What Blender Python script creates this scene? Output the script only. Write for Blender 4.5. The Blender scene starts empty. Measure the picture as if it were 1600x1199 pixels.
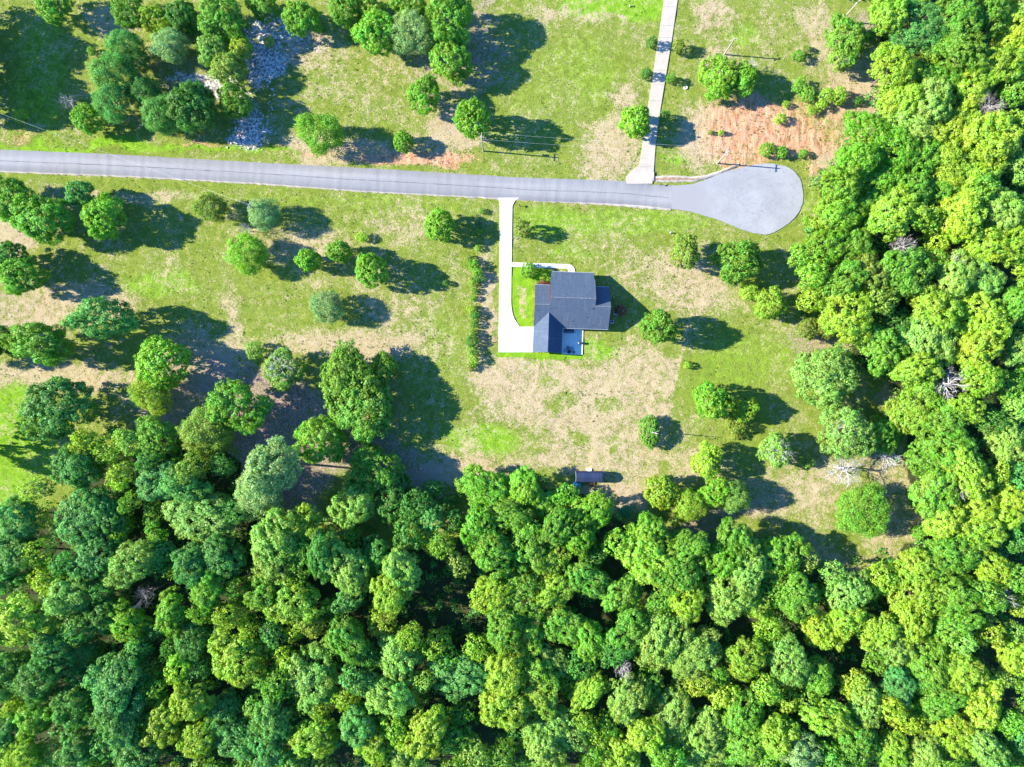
import bpy, bmesh, math, random
import numpy as np

# ------------------------------------------------------------------ camera, sky, sun, exposure
S = 0.2                    # metres per photo pixel on the ground
H = 213.0                  # drone height
EL = math.radians(29.0)    # sun elevation
SLOPE = 0.09               # shadows run to the right and a little down the picture
scene = bpy.context.scene
cam_d = bpy.data.cameras.new('camera')
cam = bpy.data.objects.new('camera', cam_d)
scene.collection.objects.link(cam)
cam.location = (0, 0, H)
cam.rotation_euler = (0, 0, 0)
cam_d.sensor_width = 36
cam_d.lens = 36 * H / 320.0
cam_d.clip_start = 1.0
cam_d.clip_end = 9000
scene.camera = cam

world = bpy.data.worlds.new('World')
scene.world = world
world.use_nodes = True
wn = world.node_tree.nodes
sky = wn.new('ShaderNodeTexSky')
sky.sky_type = 'NISHITA'
sky.sun_disc = False
sky.sun_elevation = EL
sky.sun_rotation = math.radians(-85)
sky.ozone_density = 10.0
sky.air_density = 1.0
sky.dust_density = 0.0
sky.altitude = 1500
wn['Background'].inputs['Strength'].default_value = 0.15
_hs = wn.new('ShaderNodeHueSaturation'); _hs.inputs['Saturation'].default_value = 1.06     # a deep clear blue sky
world.node_tree.links.new(sky.outputs[0], _hs.inputs['Color'])
world.node_tree.links.new(_hs.outputs[0], wn['Background'].inputs['Color'])

sl = bpy.data.lights.new('sun', 'SUN')
sl.energy = 5.0
sl.angle = math.radians(0.5)
sl.color = (1.0, 0.95, 0.83)
sun = bpy.data.objects.new('sun', sl)
scene.collection.objects.link(sun)
from mathutils import Vector
_d = Vector((1, -SLOPE, 0)).normalized() * math.cos(EL) + Vector((0, 0, -math.sin(EL)))
sun.rotation_euler = _d.to_track_quat('-Z', 'Y').to_euler()
sun.location = (-150, 20, 90)

vs = scene.view_settings
vs.view_transform = 'Standard'
vs.look = 'None'
vs.gamma = 1
vs.use_curve_mapping = False
vs.exposure = 1.85

C = scene.collection
rnd = random.Random(7)

# ------------------------------------------------------------------ helpers
def W(px, py, h=0.0):
    """photo pixel of a thing at height h -> world x, y"""
    k = 1.0 - h / H
    return ((px - 800) * S * k, (599.5 - py) * S * k)

def mesh_np(name, V, F, mat=None, attrs=None, smooth=False, cols=None):
    """F: (n,k) int array, all faces k-sided"""
    V = np.asarray(V, dtype=np.float32); F = np.asarray(F, dtype=np.int32)
    me = bpy.data.meshes.new(name)
    n, k = F.shape
    me.vertices.add(len(V)); me.vertices.foreach_set('co', V.ravel())
    me.loops.add(n * k); me.loops.foreach_set('vertex_index', F.ravel())
    me.polygons.add(n)
    me.polygons.foreach_set('loop_start', np.arange(n, dtype=np.int32) * k)
    if smooth:
        me.polygons.foreach_set('use_smooth', np.ones(n, dtype=bool))
    me.update(calc_edges=True)
    for a, v in (attrs or {}).items():
        at = me.attributes.new(a, 'FLOAT', 'POINT'); at.data.foreach_set('value', np.asarray(v, dtype=np.float32))
    for a, v in (cols or {}).items():
        at = me.attributes.new(a, 'FLOAT_COLOR', 'POINT'); at.data.foreach_set('color', np.asarray(v, dtype=np.float32).ravel())
    if mat: me.materials.append(mat)
    return me

def link(name, me, parent=None, loc=None, rot=None, scale=None):
    o = bpy.data.objects.new(name, me)
    C.objects.link(o)
    if parent: o.parent = parent
    if loc: o.location = loc
    if rot is not None: o.rotation_euler = (0, 0, rot)
    if scale: o.scale = scale
    return o

def tag(o, label=None, cat=None, group=None, kind=None):
    if label: o['label'] = label
    if cat: o['category'] = cat
    if group: o['group'] = group
    if kind: o['kind'] = kind
    return o

def empty(name, loc, rot=0.0):
    o = bpy.data.objects.new(name, None); C.objects.link(o)
    o.location = loc; o.rotation_euler = (0, 0, rot); o.empty_display_size = 0.5
    return o

class MB:
    def __init__(s): s.v = []; s.f = []
    def poly_prism(s, pts, z0, z1):
        """closed polygon pts [(x,y)] (ccw) extruded; z1 may be a function of (x,y)"""
        a = sum(pts[i][0]*pts[(i+1) % len(pts)][1] - pts[(i+1) % len(pts)][0]*pts[i][1] for i in range(len(pts)))
        if a < 0: pts = pts[::-1]
        n = len(pts); b = len(s.v)
        f1 = z1 if callable(z1) else (lambda x, y: z1)
        f0 = z0 if callable(z0) else (lambda x, y: z0)
        s.v += [(x, y, f0(x, y)) for x, y in pts] + [(x, y, f1(x, y)) for x, y in pts]
        s.f.append([b + i for i in range(n)][::-1]); s.f.append([b + n + i for i in range(n)])
        for i in range(n):
            j = (i + 1) % n
            s.f.append([b + i, b + j, b + n + j, b + n + i])
        return s
    def box(s, x0, x1, y0, y1, z0, z1):
        return s.poly_prism([(x0, y0), (x1, y0), (x1, y1), (x0, y1)], z0, z1)
    def tube(s, p, q, r0, r1, n=8):
        p = Vector(p); q = Vector(q); d = (q - p).normalized()
        u = d.orthogonal().normalized(); w = d.cross(u); b = len(s.v)
        for c, r in ((p, r0), (q, r1)):
            for i in range(n):
                a = 2 * math.pi * i / n
                s.v.append(tuple(c + (u * math.cos(a) + w * math.sin(a)) * r))
        for i in range(n):
            j = (i + 1) % n
            s.f.append([b + i, b + j, b + n + j, b + n + i])
        s.f.append([b + i for i in range(n)][::-1]); s.f.append([b + n + i for i in range(n)])
        return s
    def path(s, pts, radii, n=6):
        for i in range(len(pts) - 1): s.tube(pts[i], pts[i+1], radii[i], radii[i+1], n)
        return s
    def mesh(s, name, mat, bevel=0.0):
        me = bpy.data.meshes.new(name)
        bm = bmesh.new()
        vs_ = [bm.verts.new(v) for v in s.v]
        for f in s.f:
            try: bm.faces.new([vs_[i] for i in f])
            except ValueError: pass
        bmesh.ops.recalc_face_normals(bm, faces=bm.faces)
        if bevel:
            bmesh.ops.bevel(bm, geom=list(bm.edges), offset=bevel, segments=1, affect='EDGES', clamp_overlap=True)
        big = [f for f in bm.faces if len(f.verts) > 4]
        if big: bmesh.ops.triangulate(bm, faces=big)
        bm.to_mesh(me); bm.free()
        me.materials.append(mat)
        return me
    def build(s, name, mat, parent=None, bevel=0.0, **k):
        return link(name, s.mesh(name, mat, bevel), parent, **k)

# value noise in numpy
def vnoise(x, y, scale, seed):
    g = np.random.RandomState(seed).rand(256, 256).astype(np.float32)
    u = x / scale; v = y / scale
    i = np.floor(u).astype(int); j = np.floor(v).astype(int)
    a = u - i; b = v - j
    a = a*a*(3-2*a); b = b*b*(3-2*b)
    i0 = i % 256; i1 = (i+1) % 256; j0 = j % 256; j1 = (j+1) % 256
    return (g[i0, j0]*(1-a)+g[i1, j0]*a)*(1-b) + (g[i0, j1]*(1-a)+g[i1, j1]*a)*b
def fbm(x, y, scale, seed, n=4):
    t = 0; w = 0.5; tot = 0
    for k in range(n):
        t = t + w*vnoise(x, y, scale/2**k, seed+k); tot += w; w *= 0.55
    return t / tot

# ------------------------------------------------------------------ materials
class NB:
    def __init__(s, name):
        s.m = bpy.data.materials.new(name); s.m.use_nodes = True
        s.t = s.m.node_tree; s.n = s.t.nodes; s.l = s.t.links
        s.p = s.n['Principled BSDF']; s.out = s.n['Material Output']
    def add(s, typ, ins=None, **props):
        nd = s.n.new(typ)
        for k, v in props.items(): setattr(nd, k, v)
        for k, v in (ins or {}).items():
            if isinstance(v, bpy.types.NodeSocket): s.l.new(v, nd.inputs[k])
            else: nd.inputs[k].default_value = v
        return nd
    def noise(s, scale, detail=4, rough=.6, vec=None, dist=0.0):
        i = {'Scale': scale, 'Detail': detail, 'Roughness': rough, 'Distortion': dist}
        if vec is not None: i['Vector'] = vec
        return s.add('ShaderNodeTexNoise', i).outputs['Fac']
    def math(s, op, a, b=0.0, c=None):
        i = {0: a, 1: b}
        if c is not None: i[2] = c
        return s.add('ShaderNodeMath', i, operation=op).outputs[0]
    def rng(s, v, a, b, c=0.0, d=1.0, smooth=True):
        nd = s.add('ShaderNodeMapRange', {'Value': v, 'From Min': a, 'From Max': b, 'To Min': c, 'To Max': d})
        nd.interpolation_type = 'SMOOTHSTEP' if smooth else 'LINEAR'
        return nd.outputs['Result']
    def mix(s, f, a, b, blend='MIX'):
        nd = s.n.new('ShaderNodeMix'); nd.data_type = 'RGBA'; nd.blend_type = blend
        for sock, v in ((nd.inputs['Factor'], f), (nd.inputs[6], a), (nd.inputs[7], b)):
            if isinstance(v, bpy.types.NodeSocket): s.l.new(v, sock)
            elif isinstance(v, (tuple, list)): sock.default_value = (*v, 1) if len(v) == 3 else v
            else: sock.default_value = v
        return nd.outputs[2]
    def set(s, col=None, rough=.9, spec=.2, bump=None, bstr=.5, bdist=.1, metal=0.0):
        if col is not None:
            if isinstance(col, tuple): s.p.inputs['Base Color'].default_value = (*col, 1)
            else: s.l.new(col, s.p.inputs['Base Color'])
        s.p.inputs['Roughness'].default_value = rough
        s.p.inputs['Specular IOR Level'].default_value = spec
        s.p.inputs['Metallic'].default_value = metal
        if bump is not None:
            b = s.add('ShaderNodeBump', {'Height': bump, 'Strength': bstr, 'Distance': bdist})
            s.l.new(b.outputs[0], s.p.inputs['Normal'])
        return s.m
    def coord(s, kind='Object'): return s.add('ShaderNodeTexCoord').outputs[kind]
    def geo(s): return s.add('ShaderNodeNewGeometry').outputs['Position']

def simple(name, col, rough=.8, spec=.2, var=.15, scale=3.0, metal=0.0):
    b = NB(name); v = b.coord()
    n = b.noise(scale, 5, .6, v)
    c = b.mix(b.rng(n, .3, .7, 0, 1), tuple(x*(1-var) for x in col), tuple(min(1, x*(1+var)) for x in col))
    return b.set(c, rough, spec, bump=n, bstr=.2, bdist=.02, metal=metal)

# leaves: colour comes from the object, varied from leaf to leaf and from bough to bough
def leaf_mat(attr=False):
    b = NB('foliage')
    oc = b.add('ShaderNodeAttribute', attribute_name='hue').outputs['Color'] if attr else b.add('ShaderNodeObjectInfo').outputs['Color']
    t = b.add('ShaderNodeAttribute', attribute_name='tint').outputs['Fac']
    q = b.add('ShaderNodeAttribute', attribute_name='bough').outputs['Fac']
    hue = b.rng(q, 0, 1, .470, .528, False)
    val = b.math('MULTIPLY', b.rng(t, 0, 1, .6, 1.45, False), b.rng(q, 0, 1, .86, 1.16, False))
    hs = b.add('ShaderNodeHueSaturation', {'Hue': hue, 'Saturation': b.rng(t, 0, 1, 1.08, .84, False), 'Value': val, 'Fac': 1.0, 'Color': oc})
    b.l.new(hs.outputs[0], b.p.inputs['Base Color'])
    b.p.inputs['Roughness'].default_value = .55
    b.p.inputs['Specular IOR Level'].default_value = .25
    tr = b.add('ShaderNodeBsdfTranslucent')
    tc = b.mix(1.0, hs.outputs[0], (1.25, 1.35, .55), 'MULTIPLY')
    b.l.new(tc, tr.inputs['Color'])
    ms = b.add('ShaderNodeMixShader', {0: .36})
    b.l.new(b.p.outputs[0], ms.inputs[1]); b.l.new(tr.outputs[0], ms.inputs[2])
    b.l.new(ms.outputs[0], b.out.inputs['Surface'])
    return b.m
M = {}
M['leaf'] = leaf_mat(); M['leafc'] = leaf_mat(True)
M['bark'] = simple('bark', (.16, .12, .09), .95, .1, .3, 4)
M['deadwood'] = simple('bleached_wood', (.36, .335, .325), .9, .1, .25, 3)
M['greywood'] = simple('grey_wood', (.30, .26, .25), .9, .1, .25, 3)
M['pole'] = simple('weathered_pole', (.30, .265, .225), .85, .1, .2, 3)
M['metal'] = simple('galvanised_metal', (.5, .52, .54), .45, .5, .1, 2, .6)
M['black'] = simple('black_paint', (.02, .022, .03), .5, .4, .2, 5)
M['wire'] = simple('aluminium_wire', (.62, .62, .62), .5, .4, .05, 1)
M['white'] = simple('white_paint', (.78, .77, .74), .6, .3, .04, 2)
M['brick'] = simple('red_brown_brick', (.30, .16, .11), .9, .15, .25, 6)
M['glass'] = simple('window_glass', (.03, .04, .05), .08, .8, .1, 1)
M['tan_fabric'] = simple('outdoor_fabric', (.16, .19, .23), .9, .1, .1, 6)
M['tarp'] = simple('blue_tarp', (.10, .32, .45), .5, .4, .2, 3)
M['mulch'] = simple('red_mulch', (.32, .11, .07), .95, .05, .35, 8)
M['terracotta'] = simple('rusty_iron', (.22, .09, .05), .8, .2, .3, 6)

def concrete(name, col, joint=False):
    b = NB(name); v = b.geo()
    n = b.noise(.35, 6, .65, v); n2 = b.noise(6, 3, .6, v)
    c = b.mix(b.rng(n, .3, .7), tuple(x*.9 for x in col), tuple(min(.85, x*1.06) for x in col))
    c = b.mix(b.rng(n2, .55, .75, 0, .18), c, tuple(x*.6 for x in col))
    c = b.mix(b.rng(b.noise(.9, 5, .75, v), .55, .72, 0, .35), c, tuple(x*.62 for x in col))
    return b.set(c, .85, .2, bump=n2, bstr=.15, bdist=.02)
M['concrete_new'] = concrete('new_concrete', (.58, .565, .53))
M['concrete_old'] = concrete('old_concrete', (.35, .315, .265))
M['patio'] = concrete('patio_concrete', (.72, .67, .58))

def asphalt():
    b = NB('worn_asphalt'); v = b.geo()
    sep = b.add('ShaderNodeSeparateXYZ', {0: v})
    al = b.add('ShaderNodeMapping', {'Vector': v, 'Rotation': (0, 0, math.radians(3.2))}).outputs[0]
    st = b.add('ShaderNodeMapping', {'Vector': al, 'Scale': (.010, .75, 1)}).outputs[0]
    n1 = b.noise(1.0, 1.5, .4, st); n2 = b.noise(1.0, 1.5, .4, b.add('ShaderNodeMapping', {'Vector': al, 'Scale': (.02, .35, 1)}).outputs[0]); n3 = b.noise(9, 2, .7, v)
    c = b.mix(b.rng(n1, .35, .68), (.205, .203, .212), (.235, .233, .242))
    c = b.mix(b.rng(n2, .42, .62, 0, .6), c, (.19, .188, .196))
    c = b.mix(b.rng(n3, .4, .7, 0, .5), c, (.26, .255, .25))
    c = b.mix(b.rng(b.noise(1.2, 4, .75, v), .55, .7, 0, .5), c, (.14, .14, .15))
    # hairline cracks
    vo = b.add('ShaderNodeTexVoronoi', {'Vector': b.add('ShaderNodeMapping', {'Vector': v, 'Scale': (.035, .12, 1)}).outputs[0], 'Scale': 1.0}, feature='DISTANCE_TO_EDGE')
    ck = b.rng(vo.outputs['Distance'], .0, .008, .4, 0)
    c = b.mix(ck, c, (.16, .155, .16))
    return b.set(c, .9, .2, bump=n3, bstr=.3, bdist=.02)
M['asphalt'] = asphalt()

def gravel():
    b = NB('grey_gravel'); v = b.geo()
    n1 = b.noise(.09, 5, .6, v); n3 = b.noise(4, 3, .75, v)
    c = b.mix(b.rng(n1, .3, .7), (.185, .19, .205), (.25, .26, .275))
    c = b.mix(b.rng(n3, .4, .7, 0, .6), c, (.34, .34, .34))
    c = b.mix(b.rng(b.noise(.7, 5, .75, v), .5, .68, 0, .5), c, (.155, .16, .175))
    vo = b.add('ShaderNodeTexVoronoi', {'Vector': b.add('ShaderNodeMapping', {'Vector': v, 'Scale': (.05, .07, 1)}).outputs[0], 'Scale': 1.0}, feature='DISTANCE_TO_EDGE')
    c = b.mix(b.rng(vo.outputs['Distance'], .0, .006, .25, 0), c, (.12, .12, .13))
    sx = b.add('ShaderNodeSeparateXYZ', {0: v}).outputs['X']
    n4 = b.noise(.25, 4, .6, v)
    f = b.rng(b.math('ADD', sx, b.math('MULTIPLY', b.math('SUBTRACT', n4, .5), 16)), 55, 72)
    c = b.mix(f, b.mix(b.rng(n3, .4, .7, 0, .5), (.215, .213, .222), (.26, .255, .25)), c)
    return b.set(c, .95, .15, bump=n3, bstr=.5, bdist=.03)
M['gravel'] = gravel()

def shingles():
    b = NB('blue_grey_shingles'); v = b.geo()
    uv = b.coord('UV')
    n1 = b.noise(.5, 4, .6, v); n2 = b.noise(5, 3, .8, v)
    br = b.add('ShaderNodeTexBrick', {'Vector': uv, 'Color1': (.034, .052, .085, 1), 'Color2': (.054, .080, .118, 1), 'Mortar': (.025, .03, .04, 1), 'Scale': 1.0, 'Mortar Size': .02, 'Brick Width': .9, 'Row Height': .3})
    c = b.mix(b.rng(n2, .3, .75, 0, .6), br.outputs['Color'], (.085, .115, .16))
    c = b.mix(b.rng(n1, .35, .7, 0, .45), c, (.05, .07, .105))
    stn = b.noise(1.0, 4, .7, b.add('ShaderNodeMapping', {'Vector': uv, 'Scale': (1.4, .12, 1)}).outputs[0])
    c = b.mix(b.rng(stn, .5, .72, 0, .4), c, (.12, .14, .165))
    return b.set(c, .85, .25, bump=b.math('ADD', br.outputs['Fac'], n2), bstr=.3, bdist=.02)
M['shingle'] = shingles()
def shedroof():
    b = NB('dark_metal_roofing'); v = b.coord()
    w = b.noise(1.0, 3, .6, b.add('ShaderNodeMapping', {'Vector': v, 'Scale': (1.2, .05, .1)}).outputs[0])
    c = b.mix(b.rng(w, .35, .65), (.010, .022, .060), (.022, .032, .072))
    c = b.mix(b.rng(b.noise(2, 4, .7, v), .55, .8, 0, .4), c, (.07, .05, .07))
    return b.set(c, .75, .2)
M['shedroof'] = shedroof()

def ground_mat():
    b = NB('field_ground'); v = b.geo()
    A = b.add('ShaderNodeAttribute', attribute_name='cover').outputs['Color']
    B = b.add('ShaderNodeAttribute', attribute_name='cover2').outputs['Color']
    a = b.add('ShaderNodeSeparateColor', {0: A}).outputs
    e = b.add('ShaderNodeSeparateColor', {0: B}).outputs
    dry, clay, lush = a[0], a[1], a[2]
    litter, floor, pale = e[0], e[1], e[2]
    nf = b.noise(2.2, 4, .75, v)          # tufts
    nm = b.noise(.45, 5, .7, v, .6)       # clumps
    nb = b.noise(.1, 5, .62, v, .8)       # patches
    nx = b.noise(7, 2, .8, v)
    # grass base
    g = b.mix(b.rng(nm, .3, .7), (.105, .155, .014), (.19, .225, .030))
    g = b.mix(b.rng(nb, .35, .65, 0, .6), g, (.135, .20, .022))
    g = b.mix(b.rng(nx, .45, .7, 0, .6), g, (.28, .30, .09))
    g = b.mix(b.rng(b.noise(3.3, 3, .8, v), .5, .66, 0, .6), g, (.06, .10, .012))
    lg = b.mix(b.rng(nm, .3, .7), (.105, .225, .012), (.185, .32, .018))
    g = b.mix(b.rng(b.math('ADD', lush, b.math('MULTIPLY', b.math('SUBTRACT', nm, .5), .9)), .25, .75), g, lg)
    # straw / bare earth
    tan = b.mix(b.rng(nm, .3, .7), (.33, .235, .14), (.44, .345, .235))
    tan = b.mix(b.rng(nx, .47, .66, 0, .75), tan, (.15, .11, .055))
    tan = b.mix(b.rng(nb, .4, .7, 0, .5), tan, (.36, .30, .16))
    tan = b.mix(b.rng(b.noise(4, 3, .8, v), .52, .66, 0, .6), tan, (.19, .22, .05))
    mixn = b.math('ADD', b.math('MULTIPLY', b.math('SUBTRACT', nf, .5), 2.1), b.math('MULTIPLY', b.math('SUBTRACT', nm, .5), 1.1))
    mixn = b.math('ADD', mixn, b.math('MULTIPLY', b.math('SUBTRACT', nb, .5), 1.05))
    f = b.rng(b.math('ADD', dry, mixn), .32, .68)
    c = b.mix(f, g, tan)
    # orange clay with gullies
    gul = b.noise(.5, 5, .7, b.add('ShaderNodeMapping', {'Vector': v, 'Rotation': (0, 0, .25), 'Scale': (1.8, .5, 1)}).outputs[0], .4)
    cl = b.mix(b.rng(gul, .32, .62), (.38, .16, .08), (.50, .285, .18))
    cl = b.mix(b.rng(nf, .5, .7, 0, .6), cl, (.50, .33, .22))
    c = b.mix(b.rng(b.math('ADD', clay, b.math('MULTIPLY', mixn, .75)), .3, .8), c, cl)
    # leaf litter
    lt = b.mix(b.rng(nf, .35, .65), (.14, .085, .07), (.38, .28, .24))
    c = b.mix(b.rng(b.math('ADD', litter, b.math('MULTIPLY', mixn, .6)), .35, .75), c, lt)
    # pale sand and stones
    pl = b.mix(b.rng(b.noise(1.3, 5, .8, v), .42, .58), (.16, .14, .12), (.66, .60, .56))
    c = b.mix(b.rng(b.math('ADD', pale, b.math('MULTIPLY', mixn, .6)), .35, .65), c, pl)
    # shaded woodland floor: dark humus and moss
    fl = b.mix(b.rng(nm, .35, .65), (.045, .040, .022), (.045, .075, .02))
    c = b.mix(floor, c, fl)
    # dead twigs and small soil spots
    sp = b.rng(b.noise(1.1, 6, .85, v), .60, .68, 0, .55)
    c = b.mix(b.math('MULTIPLY', sp, b.math('SUBTRACT', 1.0, lush)), c, (.17, .12, .07))
    hgt = b.math('ADD', b.math('MULTIPLY', nf, .6), b.math('MULTIPLY', nx, .4))
    hgt = b.math('ADD', hgt, b.math('MULTIPLY', gul, b.math('MULTIPLY', clay, 1.5)))
    return b.set(c, .97, .05, bump=hgt, bstr=.8, bdist=.42)
M['ground'] = ground_mat()

# ------------------------------------------------------------------ the ground sheet
ROAD_TOP = [(-700, 190), (-300, 214), (0, 234), (172, 241), (400, 254), (625, 266), (800, 277), (975, 283), (1020, 289), (1062, 290)]
ROAD_BOT = [(-700, 222), (-300, 247), (0, 267), (200, 275), (400, 286), (560, 298), (775, 309), (825, 314), (925, 317), (1000, 321), (1062, 328)]
TURN = [(1050, 290.2), (1062, 290), (1082, 288), (1098, 283), (1112, 277), (1136, 268), (1162, 261), (1182, 256.5), (1205, 255.5), (1225, 259), (1240, 266), (1251, 280), (1255, 300),
        (1255, 315), (1251, 327), (1245, 337), (1236, 346), (1225, 355), (1207, 365), (1195, 367), (1178, 365), (1162, 360), (1137, 350), (1118, 342), (1100, 337), (1080, 331), (1062, 328), (1050, 326.5)]
WOOD = [(-90, 850), (0, 815), (70, 775), (90, 710), (150, 675), (290, 670), (375, 700), (400, 790), (480, 815), (620, 850), (700, 845), (718, 765), (790, 742), (860, 748), (950, 772),
        (985, 810), (1050, 812), (1085, 835), (1100, 905), (1135, 830), (1190, 825), (1262, 850), (1310, 888), (1400, 885), (1440, 850), (1455, 800), (1425, 750),
        (1430, 690), (1400, 610), (1350, 560), (1335, 530), (1275, 485), (1250, 400), (1278, 330), (1290, 270), (1335, 200), (1378, 180), (1375, 110), (1400, 60), (1365, 20), (1360, -70),
        (1680, -70), (1680, 1270), (-90, 1270)]

def inside(X, Y, poly):
    r = np.zeros(X.shape, bool); n = len(poly)
    for i in range(n):
        x0, y0 = poly[i]; x1, y1 = poly[(i+1) % n]
        if y0 == y1: continue
        c = ((y0 > Y) != (y1 > Y)) & (X < (x1-x0)*(Y-y0)/(y1-y0)+x0)
        r ^= c
    return r

def axis(lo, hi, st):
    a = np.arange(lo, hi+1e-6, st)
    g = []; d = st*2; p = hi
    while p < 3000: p += d; g.append(p); d *= 1.45
    g2 = []; d = st*2; p = lo
    while p > -3000: p -= d; g2.append(p); d *= 1.45
    return np.array(g2[::-1] + list(a) + g)
gx = axis(-186, 186, .62); gy = axis(-142, 142, .62)
GX, GY = np.meshgrid(gx, gy)
def px_of(x, y): return x/S + 800, 599.5 - y/S
PX, PY = px_of(GX, GY)
WX = PX + (fbm(GX, GY, 9, 11)-.5)*46; WY = PY + (fbm(GX, GY, 9, 31)-.5)*40    # ragged edges

def blobs(lst, X=WX, Y=WY):
    m = np.zeros(X.shape)
    for (cx, cy, rx, ry, w) in lst:
        d = np.sqrt(((X-cx)/rx)**2 + ((Y-cy)/ry)**2)
        k = np.clip(1.45-d, 0, 1); k = k*k*(3-2*k)
        m = m + (w-m)*k if w >= 0 else m + w*k
    return m
dry = .29 + blobs([(900, 640, 150, 85, .40), (850, 705, 140, 35, .34), (1000, 640, 60, 100, .38), (800, 590, 60, 30, .45), (960, 770, 60, 25, .5), (1080, 440, 60, 50, .42),
    (1000, 430, 60, 35, .26), (950, 400, 60, 25, .14), (640, 120, 95, 60, .22), (470, 80, 70, 28, .5), (180, 35, 50, 20, .45), (480, 225, 55, 22, .4), (700, 205, 55, 42, .5), (560, 240, 120, 18, .45),
    (560, 110, 80, 50, .12), (950, 240, 50, 45, .42), (975, 165, 22, 40, .36), (1120, 25, 30, 30, .45), (1110, 210, 50, 45, .55), (1125, 100, 35, 22, .35), (870, 20, 40, 12, .3), (935, 30, 40, 8, .3),
    (130, 470, 90, 28, .42), (50, 490, 80, 40, .42), (250, 640, 55, 35, .5), (365, 500, 16, 60, .3), (560, 540, 130, 22, .42), (100, 590, 150, 24, .4), (310, 570, 70, 60, .4), (660, 745, 60, 18, .55),
    (720, 733, 70, 14, .5), (20, 370, 40, 40, .5), (560, 420, 90, 50, .13), (460, 380, 80, 30, .3), (640, 345, 70, 35, .22), (200, 310, 120, 12, .3), (620, 480, 60, 50, .2), (760, 480, 14, 80, .42),
    (1340, 150, 50, 60, .55), (1290, 250, 30, 40, .5), (1280, 60, 40, 60, .28), (1180, 50, 60, 50, .12), (1200, 880, 140, 25, .45), (1080, 700, 70, 50, .36), (1260, 770, 90, 60, .26), (1400, 830, 60, 40, .3),
    (1160, 800, 60, 16, .45), (1400, 740, 60, 40, .3), (1320, 530, 50, 15, .4), (700, 590, 40, 70, -.05), (816, 478, 7, 32, .32), (430, 155, 60, 40, .1), (1150, 570, 90, 60, -.06), (600, 130, 40, 20, .2)])
dry -= blobs([(880, 630, 25, 22, .35), (945, 635, 22, 14, .4), (905, 690, 20, 12, .35), (970, 700, 20, 10, .25), (860, 600, 20, 8, .3), (800, 690, 50, 30, .25), (60, 230, 200, 9, .3), (350, 240, 150, 6, .3), (200, 285, 400, 9, .22)])
clay = blobs([(645, 249, 115, 11, .85), (500, 240, 60, 6, .5)], PX*.8+WX*.2, PY*.85+WY*.15)
clay = np.maximum(clay, blobs([ (1220, 205, 110, 45, .7), (1300, 165, 60, 35, .5), (1190, 190, 85, 50, .85), (1150, 225, 50, 38, .75), (1285, 175, 60, 38, .55), (1270, 262, 26, 16, .6), (660, 250, 100, 10, .72), (600, 240, 80, 12, .5), (320, 228, 50, 6, .6),
    (40, 213, 35, 8, .45), (1290, 290, 12, 30, .5), (765, 530, 10, 40, .45), (870, 318, 60, 3, .4)]))
clay -= blobs([(1255, 145, 30, 14, .3), (1160, 150, 16, 14, .3)])
lush = blobs([(30, 700, 60, 110, 1.0), (250, 440, 70, 32, .6), (60, 120, 60, 120, .55), (960, 12, 90, 24, 1.0), (1165, 55, 30, 24, .55), (900, 120, 90, 80, .42), (1000, 345, 190, 26, .5), (860, 350, 70, 30, .55),
    (750, 690, 60, 28, .75), (930, 545, 35, 14, .8), (1160, 560, 90, 70, .42), (1090, 640, 26, 50, .4), (650, 320, 140, 20, .42), (150, 228, 200, 7, .7), (380, 238, 150, 5, .7), (1060, 243, 26, 10, .9),
    (840, 570, 70, 9, .7), (900, 395, 60, 18, .5), (1350, 760, 60, 50, .35), (690, 530, 50, 70, .35), (1270, 330, 20, 60, .5), (400, 310, 300, 12, .4), (840, 180, 60, 80, .35), (1240, 560, 40, 50, .45)])
lawn = inside(PX, PY, [(799, 418), (860, 420), (860, 446), (834, 446), (833, 511), (812, 511), (799, 480)]) | inside(PX, PY, [(776, 549), (912, 552), (914, 561), (776, 558)])
lush = np.where(lawn, 1.0, lush); dry = np.where(lawn, np.minimum(dry, -.2), dry)
strip = inside(PX, PY, [(808, 447), (823, 448), (823, 500), (813, 500)])
dry = np.where(strip, .55, dry)
mow = inside(PX, PY, [(815, 320), (1150, 345), (1150, 420), (815, 400)])
dry = np.where(mow, dry+.05*np.sin(PY*2*math.pi/8.5), dry)
wl = np.abs(PX-(1065-(PY-555)*.217))
dry = np.where((PY > 480) & (PY < 742), np.maximum(dry, .8-wl*.16), dry)
for off in (14, 22): dry = np.where((PY > 450) & (PY < 560), np.maximum(dry, .62-.2*np.abs(PX-(1070+off-(PY-500)*.3))), dry)
# the straight mowing line between the dry field and the greener strip
edge = inside(PX, PY, [(1066, 555), (1200, 555), (1200, 745), (1024, 745)])
dry = np.where(edge, dry - .28*np.clip((745-PY)/60, 0, 1), dry)
westf = inside(PX, PY, [(1000, 560), (1065, 560), (1024, 745), (960, 745)])
dry = np.where(westf, np.maximum(dry, .62), dry)
litter = blobs([(60, 340, 60, 60, .5), (130, 330, 60, 50, .4), (230, 350, 60, 40, .1), (120, 420, 90, 60, .3), (180, 560, 120, 40, .35), (330, 610, 90, 60, .6), (250, 650, 70, 40, .5), (440, 640, 90, 70, .75),
    (550, 700, 120, 50, .65), (640, 740, 90, 60, .5), (470, 760, 60, 60, .7), (400, 700, 50, 60, .7), (760, 60, 40, 90, .55), (720, 170, 70, 50, .45), (440, 60, 80, 50, .5), (690, 120, 60, 60, .45),
    (980, 770, 60, 40, .35), (1110, 840, 60, 60, .55), (1260, 540, 40, 60, .5), (1400, 620, 40, 60, .5), (1200, 860, 60, 20, .3), (1340, 40, 60, 30, .5), (20, 480, 60, 60, .4), (700, 650, 80, 60, .15), (300, 100, 100, 60, .45), (1180, 190, 40, 14, .1)])
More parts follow.
